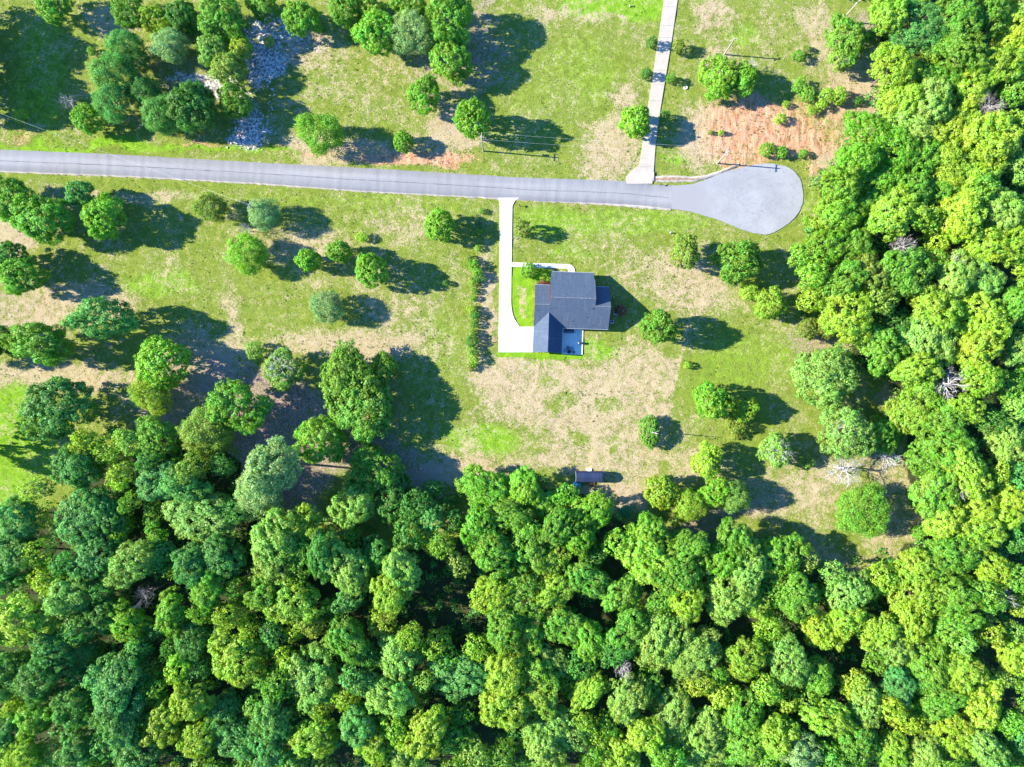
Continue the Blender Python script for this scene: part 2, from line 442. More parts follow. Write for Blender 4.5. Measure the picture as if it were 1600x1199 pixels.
pale = blobs([(420, 75, 30, 50, .7), (385, 215, 40, 28, .6), (455, 75, 60, 20, .45), (345, 125, 40, 22, .6), (405, 90, 22, 60, .75), (390, 185, 28, 40, .65), (300, 125, 45, 12, .7), (440, 60, 40, 18, .55), (330, 140, 22, 18, .7), (420, 35, 26, 26, .6), (470, 215, 30, 10, .3)])
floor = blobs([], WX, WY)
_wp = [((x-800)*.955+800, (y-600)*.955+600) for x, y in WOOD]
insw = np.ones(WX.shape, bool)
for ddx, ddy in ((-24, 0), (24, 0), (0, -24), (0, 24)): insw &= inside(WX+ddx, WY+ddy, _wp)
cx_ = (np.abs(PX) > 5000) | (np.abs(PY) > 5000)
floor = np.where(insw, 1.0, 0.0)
fbm_r = fbm(GX, GY, 3.2, 5, 3); fbm_l = fbm(GX, GY, 14, 51, 3)
rill = 1-np.abs(2*fbm(GX*1.7, GY*.55, 3.2, 71, 3)-1)
GZ = -.22*fbm_r - .12*fbm_l - .35*np.clip(clay, 0, 1)*np.clip((rill-.72)*4, 0, 1)
GZ = np.where((np.abs(GX) > 190) | (np.abs(GY) > 146), -.15, GZ)
ny_, nx_ = GX.shape
idx = np.arange(ny_*nx_).reshape(ny_, nx_)
F = np.stack([idx[:-1, :-1], idx[:-1, 1:], idx[1:, 1:], idx[1:, :-1]], -1).reshape(-1, 4)
one = np.ones(GX.size)
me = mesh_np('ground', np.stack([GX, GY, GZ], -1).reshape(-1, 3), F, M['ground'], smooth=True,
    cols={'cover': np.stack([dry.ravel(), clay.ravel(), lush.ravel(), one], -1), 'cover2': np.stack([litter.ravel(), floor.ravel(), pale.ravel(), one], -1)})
tag(link('ground', me), 'open field of green and straw coloured grass with orange clay patches', kind='structure')

# ------------------------------------------------------------------ roads, drives, paths
def densify(pts, step=6, jit=0.0, seed=1):
    r = random.Random(seed); out = []
    for (x0, y0), (x1, y1) in zip(pts, pts[1:]):
        n = max(1, int(math.hypot(x1-x0, y1-y0)/step))
        for i in range(n):
            t = i/n; out.append((x0+(x1-x0)*t + r.uniform(-jit, jit), y0+(y1-y0)*t + r.uniform(-jit, jit)))
    out.append(pts[-1]); return out
def strip_obj(name, top, bot, mat, z, jit=.6, skirt=.35):
    def at(poly, x):
        for (x0, y0), (x1, y1) in zip(poly, poly[1:]):
            if x0 <= x <= x1: return y0+(y1-y0)*(x-x0)/(x1-x0)
        return poly[-1][1]
    xs = np.arange(top[0][0], top[-1][0]+.1, 4); r = random.Random(3)
    V = []; F = []
    for i, x in enumerate(xs):
        a = at(top, x)+r.uniform(-jit, jit); b_ = at(bot, x)+r.uniform(-jit, jit)
        p = W(x, a); q = W(x, b_)
        V += [(p[0], p[1]+.05, z-skirt), (p[0], p[1], z), (q[0], q[1], z), (q[0], q[1]-.05, z-skirt)]
        if i:
            k = 4*i
            for j in range(3): F.append((k-4+j, k-4+j+1, k+j+1, k+j)[::-1])
    me = mesh_np(name, V, F, mat); return link(name, me)
def flat_poly(name, pts, mat, z, parent=None, th=.35, kind='structure', bevel=0):
    w = [W(x, y) for x, y in pts]
    o = MB().poly_prism(w, z-th, z).build(name, mat, parent, bevel)
    if not parent: tag(o, kind=kind)
    return o
sh = strip_obj('gravel_verge', [(x, y+27) for x, y in ROAD_TOP[:7]] + [(1050, 321)], [(x, y+2.2) for x, y in ROAD_BOT[:7]] + [(925, 319.4), (1050, 329)], concrete('pale_verge_gravel', (.34, .30, .25)), .012, .9)
tag(sh, 'pale gravel verge along the lower side of the road', kind='structure')
tag(strip_obj('road', ROAD_TOP, ROAD_BOT, M['asphalt'], .03, .35), 'worn lavender grey asphalt road running across the picture', kind='structure')
cen_ = [(x, 0) for x in range(-300, 1045, 12)]
def _ey(poly, x):
    for (x0, y0), (x1, y1) in zip(poly, poly[1:]):
        if x0 <= x <= x1: return y0+(y1-y0)*(x-x0)/(x1-x0)
_ra = random.Random(8); _t = []; _b = []
for x, _z in cen_:
    m_ = _ey(ROAD_TOP, x)*.47+_ey(ROAD_BOT, x)*.53 + _ra.uniform(-.25, .25); _t.append((x, m_-.35)); _b.append((x, m_+.35))
tag(strip_obj('tar_seam', _t, _b, simple('tar_seam', (.105, .105, .115), .9, .2, .4, .3), .036, .2, .02), 'dark lengthwise seam along the middle of the road', kind='structure')
tl = TURN[:]
for _ in range(2):
    nt = [tl[0]]
    for p_, q_ in zip(tl, tl[1:]): nt += [(p_[0]*.75+q_[0]*.25, p_[1]*.75+q_[1]*.25), (p_[0]*.25+q_[0]*.75, p_[1]*.25+q_[1]*.75)]
    tl = nt + [tl[-1]]
tl = densify(tl, 3, .35, 9)
tag(flat_poly('turning_circle', tl, M['gravel'], .034), 'pale grey turning circle where the road ends', kind='structure')

def lerp_edge(poly, y):
    for (x0, y0), (x1, y1) in zip(poly, poly[1:]):
        if y0 <= y <= y1: return x0+(x1-x0)*(y-y0)/(y1-y0)
    return poly[-1][0]
def slab_strip(name, left, right, cuts, mat, z, label):
    root = empty(name, (*W((left[0][0]+right[0][0])/2, left[0][1]), 0)); tag(root, label, kind='structure')
    ox, oy = root.location.x, root.location.y
    for y0, y1 in zip(cuts, cuts[1:]):
        n = 5; g = .12
        ys = [y0+g+(y1-y0-2*g)*i/n for i in range(n+1)]
        pts = [(lerp_edge(left, y), y) for y in ys] + [(lerp_edge(right, y), y) for y in ys[::-1]]
        w = [(a-ox, b-oy) for a, b in (W(*p) for p in pts)]
        MB().poly_prism(w, z-.3, z+rnd.uniform(0, .006)).build('slab', mat, root)
    return root
# new concrete drive beside the house
L = [(776, 307), (779.5, 312), (781, 322), (780.5, 400), (779.8, 480), (779, 551)]
R = [(812, 309), (805, 313), (800.5, 322), (799.3, 400), (798.6, 472), (799.2, 481), (800.5, 489), (803, 497), (807, 504), (812, 510.5), (833, 511)]
drive = slab_strip('driveway', L, R, [309.3, 326, 344, 362, 380, 398, 416, 434, 452, 470, 490, 510.6], M['concrete_new'], .06, 'bright new concrete driveway leading from the road to the garage')
for (x0, x1) in ((779.1, 797), (797, 815), (815, 834)):
    for (y0, y1) in ((510.9, 530.5), (530.7, 550.5)):
        p, q = W(x0+.1, y0), W(x1-.1, y1)
        ox, oy = drive.location.x, drive.location.y
        MB().box(p[0]-ox, q[0]-ox, q[1]-oy, p[1]-oy, -.24, .062).build('slab', M['concrete_new'], drive)
# old concrete drive on the upper side
L = [(1041, -40), (1037.5, 0), (1029, 60), (1012.5, 167), (999, 259), (985, 268), (977.5, 277), (979, 285)]
R = [(1063, -40), (1058.7, 0), (1050, 60), (1032, 170), (1024, 230), (1021, 272), (1019, 288)]
slab_strip('driveway', L, R, [-38, -14, 11, 40, 59, 85, 110, 133, 158, 184, 210, 236, 261, 287.5], M['concrete_old'], .07, 'long old beige concrete driveway above the road with visible joints')
# front walk
wroot = empty('front_walk', (*W(800, 414), 0)); tag(wroot, 'white concrete walk curving from the driveway to the front porch', kind='structure')
ox, oy = wroot.location.x, wroot.location.y
for x0 in (799.6, 813.5, 827.5, 841.5, 855.5, 869.5):
    t = lambda x: 410.3+(x-800)*.033
    pts = [(x0+.1, t(x0)), (x0+13.8, t(x0+13.8)), (x0+13.8, t(x0+13.8)+6.7), (x0+.1, t(x0)+6.7)]
    MB().poly_prism([(a-ox, b-oy) for a, b in (W(*p) for p in pts)], -.25, .055).build('slab', M['concrete_new'], wroot)
pts = [(883.5, 413.1)] + [(887+11.5*math.sin(a), 424.4-11.3*math.cos(a)) for a in (0, .3, .6, .9, 1.2, 1.5)] + [(898.6, 430), (888.5, 430)] + [(884+4.5*math.sin(a), 424-4.2*math.cos(a)) for a in (1.5, 1, .5, 0)] + [(883.5, 419.8)]
MB().poly_prism([(a-ox, b-oy) for a, b in (W(*p) for p in pts)], -.25, .055).build('slab', M['concrete_new'], wroot)
# gravel swale beside the turning circle
top = [(1023, 276), (1045, 274), (1062, 274.5), (1085, 276), (1105, 273), (1125, 266.5), (1145, 258.5), (1155, 255)]
bot = [(1023, 284.5), (1045, 285), (1065, 284.5), (1085, 284), (1105, 279), (1125, 271.5), (1145, 263), (1155, 259)]
o = strip_obj('dirt_track', top, bot, M['concrete_old'], .02, .7); tag(o, 'pale sandy ditch track curving along the turning circle', kind='structure')
o = strip_obj('dirt_rut', [(x, y+3.0) for x, y in top], [(x, y-3.0) for x, y in bot], simple('damp_sand', (.26, .17, .11), .95, .05, .3, 1), .026, .5); tag(o, 'brown rut down the middle of the sandy ditch track', kind='structure')

# ------------------------------------------------------------------ house
HR = math.radians(-1.9)
hx, hy = W(880, 490)
house = empty('house', (hx, hy, 0), HR)
tag(house, 'single storey house with steep blue-grey shingle roof and garage wing', 'house')
u_ = lambda u: u*S
def rp(poly): return [(u*S, -v*S) for u, v in poly]
pit = .7
def roof_plane(poly, hf, axis_):
    """poly in local photo pixels (u right, v down)"""
    mb = MB(); pts = rp(poly)
    f = lambda x, y: hf(x/S, -y/S)
    mb.poly_prism(pts, lambda x, y: f(x, y)-.2, f)
    me = mb.mesh('roof', M['shingle'])
    uv = me.uv_layers.new(name='UVMap')
    for lp in me.loops:
        co = me.vertices[lp.vertex_index].co
        uv.data[lp.index].uv = (co.x, co.y*1.22) if axis_ == 'v' else (co.y, co.x*1.22)
    return link('roof', me, house)
hS = lambda u, v: 3+pit*S*(24-v)
hN = lambda u, v: hS(u, -19)-pit*S*(-19-v)
hW = lambda u, v: hS(u, -8.7)-pit*S*(-8.7-v)
hGw = lambda u, v: 3+pit*S*(u+46)
hGe = lambda u, v: 3+pit*S*(-1.3-u)
gu = (-46-1.3)/2; gh = 3+pit*S*(gu+46); gv = 24-(gh-3)/(pit*S)
r1 = roof_plane([(-46, -8.7), (-22.7, -8.7), (-22.7, -19), (45.5, -19), (45.5, -8.7), (69, -8.7), (69, 24), (-1.3, 24), (gu, gv), (-46, 24)], hS, 'v')
roof_plane([(-22.7, -19), (45.5, -19), (45.5, -51), (44.2, -51), (44.2, -62.3), (-20.8, -62.3), (-20.8, -51), (-22.7, -51)], hN, 'v')
roof_plane([(-46, -8.7), (-22.75, -8.7), (-22.75, -41.3), (-46, -41.3)], hW, 'v')
roof_plane([(45.55, -8.7), (69, -8.7), (69, -41.3), (45.55, -41.3)], hW, 'v')
roof_plane([(-46, 24), (gu, gv), (gu, 62.5), (-46, 62.5)], hGw, 'u')
roof_plane([(-1.3, 24), (gu, gv), (gu, 62.5), (-1.3, 62.5)], hGe, 'u')
def ridge(p, q, n):
    mb = MB()
    for i in range(n):
        a = Vector(p).lerp(Vector(q), i/n); b_ = Vector(p).lerp(Vector(q), (i+.92)/n)
        mb.tube(a, b_, .11, .11, 6)
    return mb.build('ridge_cap', simple('ridge_shingle', (.16, .16, .17), .9, .1, .5, 3), house)
def hp(u, v, z): return (u*S, -v*S, z)
ridge(hp(-22.7, -19, hS(0, -19)), hp(45.5, -19, hS(0, -19)), 40)
ridge(hp(-46, -8.7, hS(0, -8.7)), hp(-23, -8.7, hS(0, -8.7)), 14)
ridge(hp(45.8, -8.7, hS(0, -8.7)), hp(69, -8.7, hS(0, -8.7)), 14)
# walls: solid gabled bodies under the roof
def wall_prof(prof, a0, a1, along, mat='brick'):
    mb = MB(); n = len(prof); b0 = 0
    for a in (a0, a1):
        for t, z in prof:
            mb.v.append(hp(a, t, z) if along == 'u' else hp(t, a, z))
    mb.f.append(list(range(n))[::-1]); mb.f.append([n+i for i in range(n)])
    for i in range(n): mb.f.append([i, (i+1) % n, n+(i+1) % n, n+i])
    return mb.build('wall', M[mat], house)
dz = .24
wall_prof([(22, -.3), (22, hS(0, 22)-dz), (-8.7, hS(0, -8.7)-dz), (-39.3, hW(0, -39.3)-dz), (-39.3, -.3)], -44, 67, 'u')
wall_prof([(21.9, -.3), (21.9, hS(0, 21.9)-dz), (-19, hS(0, -19)-dz), (-49, hN(0, -49)-dz), (-49, -.3)], -20.9, 43.6, 'u')
wall_prof([(-44.2, -.3), (-44.2, hGw(-44.2, 0)-dz), (gu, gh-dz), (-3.1, hGe(-3.1, 0)-dz), (-3.1, -.3)], 10, 60.5, 'v')
# fascia boards
fm = MB()
for (a, b_, c, d) in ((-1.2, 69.1, 24.1, 24.6), (-20.8, 44.2, -62.9, -62.4), (-46, -22.8, -41.9, -41.4), (45.6, 69, -41.9, -41.4)):
    z = 2.96 if abs(c) < 60 else hN(0, -62.3)
    MB().box(a*S, b_*S, -d*S, -c*S, z-.22, z-.01).build('fascia', M['metal'], house)
for s_, u0 in ((-1, -46.5), (1, -1.25)):
    MB().box(u0*S, (u0+.45)*S, -62.4*S, -24.2*S, 2.75, 2.96).build('gutter', M['metal'], house)
# porch
MB().box(-20.9*S, 44*S, 49.1*S, 62*S, -.3, .16).build('porch_floor', M['patio'], house)
for u in (-19.5, -4, 11.5, 27, 42.5):
    MB().box((u-.6)*S, (u+.6)*S, 60.2*S, 61.4*S, .16, hN(0, -60.4)-.3).build('porch_post', M['white'], house)
def opening(kind, face, c, w, z0, z1):
    """face: 'n','s','e','w' wall position in local px; c centre, w width (m)"""
    side, pos = face
    fr = {'window': 'window', 'door': 'door', 'garage_door': 'garage_door'}[kind]
    mat = M['glass'] if kind == 'window' else (M['white'] if kind == 'garage_door' else M['black'])
    def slab(a0, a1, zz0, zz1, t0, t1):
        if side in 'ns':
            y = -pos*S; sg = 1 if side == 'n' else -1
            ys = sorted((y+sg*t0, y+sg*t1)); return (c*S+a0, c*S+a1, ys[0], ys[1], zz0, zz1)
        x = pos*S; sg = 1 if side == 'e' else -1
        xs = sorted((x+sg*t0, x+sg*t1)); return (xs[0], xs[1], -c*S+a0, -c*S+a1, zz0, zz1)
    if kind == 'garage_door':
        o = MB().box(*slab(-w/2, w/2, z0, z1, .003, .05)).build(fr, M['white'], house)
        for k in range(4):
            hh = (z1-z0)/4
            MB().box(*slab(-w/2+.08, w/2-.08, z0+k*hh+.04, z0+(k+1)*hh-.04, .052, .08)).build('panel', M['white'], o)
    else:
        o = MB().box(*slab(-w/2, w/2, z0, z1, .003, .04)).build(fr, mat, house)
        f = MB()
        for s4 in ((-w/2-.08, -w/2, z0, z1), (w/2, w/2+.08, z0, z1), (-w/2-.08, w/2+.08, z1, z1+.08), (-w/2-.08, w/2+.08, z0-.08, z0)):
            f.box(*slab(s4[0], s4[1], s4[2], s4[3], .003, .07))
        f.build('frame', M['white'], o)
        if kind == 'door':
            MB().box(*slab(w/2-.2, w/2-.12, 1.0, 1.12, .042, .09)).build('handle', M['metal'], o)
opening('garage_door', ('w', -44.2), 34, 2.7, 0.05, 2.25); opening('garage_door', ('w', -44.2), 51, 2.7, 0.05, 2.25)
opening('window', ('w', -44), 0, 1.2, .9, 2.2); opening('window', ('n', -39.3), -33, 1.6, .9, 2.2)
opening('window', ('n', -49), -8, 1.8, .9, 2.3); opening('door', ('n', -49), 12, 1.1, .16, 2.3); opening('window', ('n', -49), 30, 1.8, .9, 2.3)
opening('window', ('n', -39.3), 56, 1.4, .9, 2.2); opening('window', ('e', 67), -20, 1.2, .9, 2.2); opening('window', ('e', 67), 8, 1.2, .9, 2.2)
opening('door', ('s', 22), 8, 1.8, .1, 2.3); opening('window', ('s', 22), 30, 1.6, .9, 2.2); opening('window', ('s', 22), 52, 1.4, .9, 2.2); opening('window', ('s', 60.5), -24, 1.4, .9, 2.2)
# vent pipes
for (u, v) in ((41.5, -5), (-42, 0), (34, 7.5), (44, 19), (12, 14)):
    MB().tube(hp(u, v, hS(u, v)-.1), hp(u, v, hS(u, v)+.35), .13 if u == 41.5 else .08, .12 if u == 41.5 else .07, 8).build('vent_pipe', M['black'], house)

# patio
pw = [(878.4, 513.8), (911.4, 515), (910.2, 554.6), (878.4, 553.6)]
o = flat_poly('patio', pw, M['patio'], .09); tag(o, 'square concrete patio in the shade of the garage wing', kind='structure')
def rots(cx, cy, s, a): return [(cx+s*math.cos(a+k*math.pi/2+math.pi/4)*1.414, cy+s*math.sin(a+k*math.pi/2+math.pi/4)*1.414) for k in range(4)]
# fire table and four chairs
tx, ty = W(889, 550)
t = empty('fire_pit', (tx, ty, .09)); tag(t, 'round dark fire pit table in the ring of four patio chairs', 'fire pit')
MB().tube((0, 0, 0), (0, 0, .45), .38, .45, 12).build('bowl', M['black'], t)
MB().tube((0, 0, .45), (0, 0, .5), .62, .62, 16).build('table_top', M['black'], t)
def patio_chair(px, py, label, mat):
    x, y = W(px, py); a = math.atan2(ty-y, tx-x)-math.pi/2
    c = empty('patio_chair', (x, y, .09), a); tag(c, label, 'chair', 'chairs round the fire pit')
    MB().box(-.42, .42, -.38, .42, .34, .44).build('seat', mat, c, .02)
    MB().box(-.42, .42, -.46, -.36, .36, .95).build('backrest', mat, c, .02)
    for sx in (-.38, .38):
        MB().box(sx-.035, sx+.035, -.36, .36, .58, .63).build('armrest', M['black'], c)
        for sy in (-.36, .36): MB().box(sx-.03, sx+.03, sy-.03, sy+.03, 0, .58 if sy > 0 else .34).build('leg', M['black'], c)
tf2 = simple('pale_blue_fabric', (.22, .34, .42), .9, .1, .1, 5)
patio_chair(887.3, 544, 'dark patio chair nearest the house side of the fire pit', M['tan_fabric'])
patio_chair(893.4, 545.3, 'blue patio chair up and to the right of the fire pit', tf2)
patio_chair(883.2, 549.3, 'blue patio chair nearest the garage wall', tf2)
patio_chair(895.6, 550.8, 'dark blue patio chair on the right of the fire pit', M['tan_fabric'])
# grill
x, y = W(906.2, 536.5)
g = empty('grill', (x, y, .09)); tag(g, 'black barbecue grill at the right edge of the patio', 'grill')
MB().box(-.62, .62, -.32, .32, .12, .82).build('cabinet', M['black'], g, .02)
MB().box(-.38, .38, -.3, .3, .86, 1.15).build('lid', M['black'], g, .08)
for sx in (-1, 1): MB().box(min(sx*.4, sx*.78), max(sx*.4, sx*.78), -.28, .28, .825, .855).build('side_shelf', M['metal'], g)
for sx in (-.5, .5): MB().tube((sx, -.2, .08), (sx, .2, .08), .08, .08, 10).build('wheel', M['black'], g)
# sofa under the eave and a planter
x, y = W(889, 518.6)
g = empty('outdoor_sofa', (x, y, .09)); tag(g, 'long dark outdoor sofa on the patio along the house wall', 'sofa')
MB().box(-1.5, 1.5, -.42, .42, .08, .32).build('base', M['black'], g, .02)
for k in range(3): MB().box(-1.4+k*.94, -.5+k*.94, -.38, .28, .325, .46).build('seat_cushion', M['tan_fabric'], g, .04)
MB().box(-1.5, 1.5, .3, .45, .33, .85).build('backrest', M['black'], g, .02)
for sx in (-1.5, 1.36): MB().box(sx, sx+.14, -.42, .29, .33, .62).build('armrest', M['black'], g, .02)
# ac units
for (px, py, lab) in ((961.5, 489.5, 'upper grey air conditioner box on the shaded right side of the house'), (956, 503, 'lower grey air conditioner box against the right house wall')):
    x, y = W(px, py); g = empty('air_conditioner', (x, y, -.1), HR); tag(g, lab, 'air conditioner', 'air conditioners on the right of the house')
    MB().box(-.45, .45, -.45, .45, .05, .95).build('housing', M['metal'], g, .03)
    MB().tube((0, 0, .95), (0, 0, .99), .36, .34, 14).build('fan_grille', M['black'], g)
    MB().box(-.55, .55, -.55, .55, -.1, .05).build('base_pad', M['patio'], g)
# flower bed at the house front
o = flat_poly('flower_bed', [(835, 440.5), (858, 441.3), (858.5, 447.5), (835, 446.8)], M['mulch'], .03)
tag(o, 'strip of red mulch at the front of the left house wing', kind='structure')

# ------------------------------------------------------------------ shed
sx_, sy_ = W(918.5, 744)
shed = empty('shed', (sx_, sy_, 0), math.radians(-.5)); tag(shed, 'dark blue metal roofed barn shed at the edge of the lower woods', 'shed')
prof = [(-1.75, 2.2), (-1.35, 3.15), (0, 3.75), (1.35, 3.15), (1.75, 2.2)]
mb = MB(); nprof = [(-1.6, -.3)] + [(a*.93, z-.12) for a, z in prof] + [(1.6, -.3)]
for xx in (-3.9, 3.9):
    for a, z in nprof: mb.v.append((xx, a, z))
n = len(nprof); mb.f += [list(range(n)), [n+i for i in range(n)][::-1]] + [[i, (i+1) % n, n+(i+1) % n, n+i] for i in range(n)]
mb.build('wall', simple('brown_siding', (.22, .12, .08), .9, .1, .25, 4), shed)
for (a0, z0), (a1, z1) in zip(prof, prof[1:]):
    for k in range(8):
        x0 = -4.05+k*1.0125; mb = MB()
        mb.v += [(x0, a0, z0), (x0+1.0, a0, z0), (x0+1.0, a1, z1), (x0, a1, z1), (x0, a0, z0-.05), (x0+1.0, a0, z0-.05), (x0+1.0, a1, z1-.05), (x0, a1, z1-.05)]
        mb.f += [[0, 1, 2, 3], [7, 6, 5, 4], [0, 4, 5, 1], [1, 5, 6, 2], [2, 6, 7, 3], [3, 7, 4, 0]]
        mb.build('roof_panel', M['shedroof'], shed)
MB().tube((-4.06, 0, 3.77), (4.06, 0, 3.77), .07, .07, 6).build('ridge_cap', M['shedroof'], shed)
for xx in (-4.1, 4.02):
    mb = MB()
    for (a0, z0), (a1, z1) in zip(prof, prof[1:]): mb.tube((xx+.04, a0, z0+.02), (xx+.04, a1, z1+.02), .09, .09, 4)
    mb.build('trim_board', M['metal'] if xx < 0 else M['shedroof'], shed)
d = MB().box(-.1, .9, 1.603, 1.66, .15, 2.1).build('door', M['white'], shed)
MB().box(.7, .78, 1.662, 1.7, 1.05, 1.15).build('handle', M['black'], d)
for k in range(2): MB().box(-.3, 1.1, 1.68+k*.42, 2.08+k*.42, -.1, .3-.15*k).build('step', M['white'], shed)
w_ = MB().box(-2.6, -1.7, 1.603, 1.65, 1.1, 1.8).build('window', M['glass'], shed)
# clutter behind the shed
x, y = W(902, 757.5)
t = MB(); tr = random.Random(4)
V = []; 
for i in range(9):
    for j in range(7):
        r_ = math.hypot((i-4)/4, (j-3)/3); V.append(((i-4)*.3, (j-3)*.3, max(0, .8*(1-r_*r_*.8))+tr.uniform(-.1, .12)-.1))
F = [(i*7+j, (i+1)*7+j, (i+1)*7+j+1, i*7+j+1) for i in range(8) for j in range(6)]
o = link('tarp_pile', mesh_np('tarp_pile', V, F, M['tarp']), loc=(x, y, 0)); tag(o, 'crumpled pale blue tarp covering a pile behind the shed', 'tarp')
x, y = W(925.5, 757)
g = empty('log_pile', (x, y, 0)); tag(g, 'small pile of reddish logs at the lower right corner of the shed', 'log pile')
for k in range(5):
    MB().tube((-.9, -.4+k*.22, .02+.13*(k % 2)), (.8, -.35+k*.2, .05+.13*(k % 2)), .13, .12, 8).build('log', M['terracotta'] if k % 2 else M['bark'], g)

# ------------------------------------------------------------------ poles and wires
def pole(px, py, h, label, ang, light=False, trans=False):
    x, y = W(px, py)
    p = empty('utility_pole', (x, y, -.3), ang); tag(p, label, 'utility pole', 'utility poles')
    MB().tube((0, 0, 0), (0, 0, h+.3), .24, .16, 10).build('pole', M['pole'], p)
    MB().box(-1.15, 1.15, -.08, .08, h-.35, h-.15).build('crossarm', M['pole'], p)
    for xx in (-1.0, 0, 1.0): MB().tube((xx, 0, h-.15 if xx else h+.3), (xx, 0, h+.1 if xx else h+.55), .06, .04, 6).build('insulator', M['white'], p)
    if trans: MB().tube((.42, .1, h-2.2), (.42, .1, h-1.2), .28, .28, 12).build('transformer', M['metal'], p)
    return (x, y, h)
PA = pole(13, 189, 11.5, 'utility pole at the left edge above the road', 1.2)
PB = pole(410, 335, 11.5, 'utility pole standing beside the pale crowned tree below the road', 1.2)
PC = pole(755, 236, 12.8, 'utility pole at the foot of the bright round tree above the road', 1.5, trans=True)
PD = pole(1121, 255, 10.8, 'utility pole at the tip of the turning circle by the clay bank', 1.5)
PE = pole(1132, 85, 9.6, 'utility pole right of the old driveway above the paired trees', .4)
PF = pole(1314, 33, 11.5, 'utility pole at the top edge of the right woods', .6)
def wire(name, label, p, q, off, sag, r=.011):
    pts = []; n = 24
    dx, dy = q[0]-p[0], q[1]-p[1]; l = math.hypot(dx, dy); nxx, nyy = -dy/l*off, dx/l*off
    for i in range(n+1):
        t = i/n; pts.append((p[0]+dx*t+nxx, p[1]+dy*t+nyy, p[2]+(q[2]-p[2])*t-sag*4*t*(1-t)+.1))
    o = MB().path(pts, [r]*(n+1), 4).build(name, M['wire']); tag(o, label, 'wire')
wire('power_line', 'lone power line crossing the road at the left', PA, PB, 0, 1.2, .014)
wire('power_line', 'upper of the two power lines above the middle of the road', PC, PD, 1.0, .9)
wire('power_line', 'lower of the two power lines above the middle of the road', PC, PD, -1.0, .9)

# ------------------------------------------------------------------ mailboxes and little things
def mailbox(px, py, label, a):
    x, y = W(px, py); g = empty('mailbox', (x, y, -.15), a); tag(g, label, 'mailbox')
    MB().box(-.07, .07, -.07, .07, 0, 1.1).build('post', M['black'], g)
    mb = MB(); pr = [(-.17, 1.1), (-.17, 1.3)] + [(-.17*math.cos(t), 1.3+.15*math.sin(t)) for t in (.5, 1.1, 1.57, 2.04, 2.64)] + [(.17, 1.3), (.17, 1.1)]
    for yy in (-.32, .32): mb.v += [(a_, yy, z) for a_, z in pr]
    k = len(pr); mb.f += [list(range(k)), [k+i for i in range(k)][::-1]] + [[i, (i+1) % k, k+(i+1) % k, k+i] for i in range(k)]
    mb.build('box', M['black'], g)
    MB().box(.171, .19, -.1, .0, 1.25, 1.45).build('flag', M['terracotta'], g)
mailbox(1031.5, 289, 'dark mailbox at the road edge beside the old driveway', 0)
mailbox(811.5, 322, 'dark mailbox beside the top of the new driveway', 0)
x, y = W(1021.6, 276); g = empty('culvert', (x, y, -.25)); tag(g, 'dark culvert pipe under the lower end of the old driveway', 'culvert')
MB().tube((.1, 1.4, .2), (.1, -1.6, .2), .3, .3, 12).build('pipe', M['black'], g)
MB().box(-.15, .02, -1.4, 1.4, 0, .5).build('headwall', M['concrete_old'], g)
x, y = W(1071, 137); g = empty('well_cover', (x, y, -.1)); tag(g, 'small grey concrete ring cover in the grass below the driveway shrubs', 'well cover')
mb = MB(); 
for i in range(14):
    a = i*2*math.pi/14; b_ = (i+.95)*2*math.pi/14
    mb.poly_prism([(.42*math.cos(a), .42*math.sin(a)), (.6*math.cos(a), .6*math.sin(a)), (.6*math.cos(b_), .6*math.sin(b_)), (.42*math.cos(b_), .42*math.sin(b_))], 0, .28)
mb.build('ring', M['patio'], g); MB().tube((0, 0, 0), (0, 0, .15), .4, .4, 14).build('lid', M['metal'], g)
for (px, py, lab) in ((984, 10, 'small white marker post in the bright grass left of the old driveway'), (1047.5, 364, 'small white marker post in the front lawn below the road bend')):
    x, y = W(px, py); g = empty('marker_post', (x, y, -.15)); tag(g, lab, 'marker')
    MB().tube((0, 0, 0), (0, 0, .8), .2, .2, 10).build('post', M['white'], g)
    MB().tube((0, 0, .8), (0, 0, .86), .24, .18, 10).build('cap', M['metal'], g)

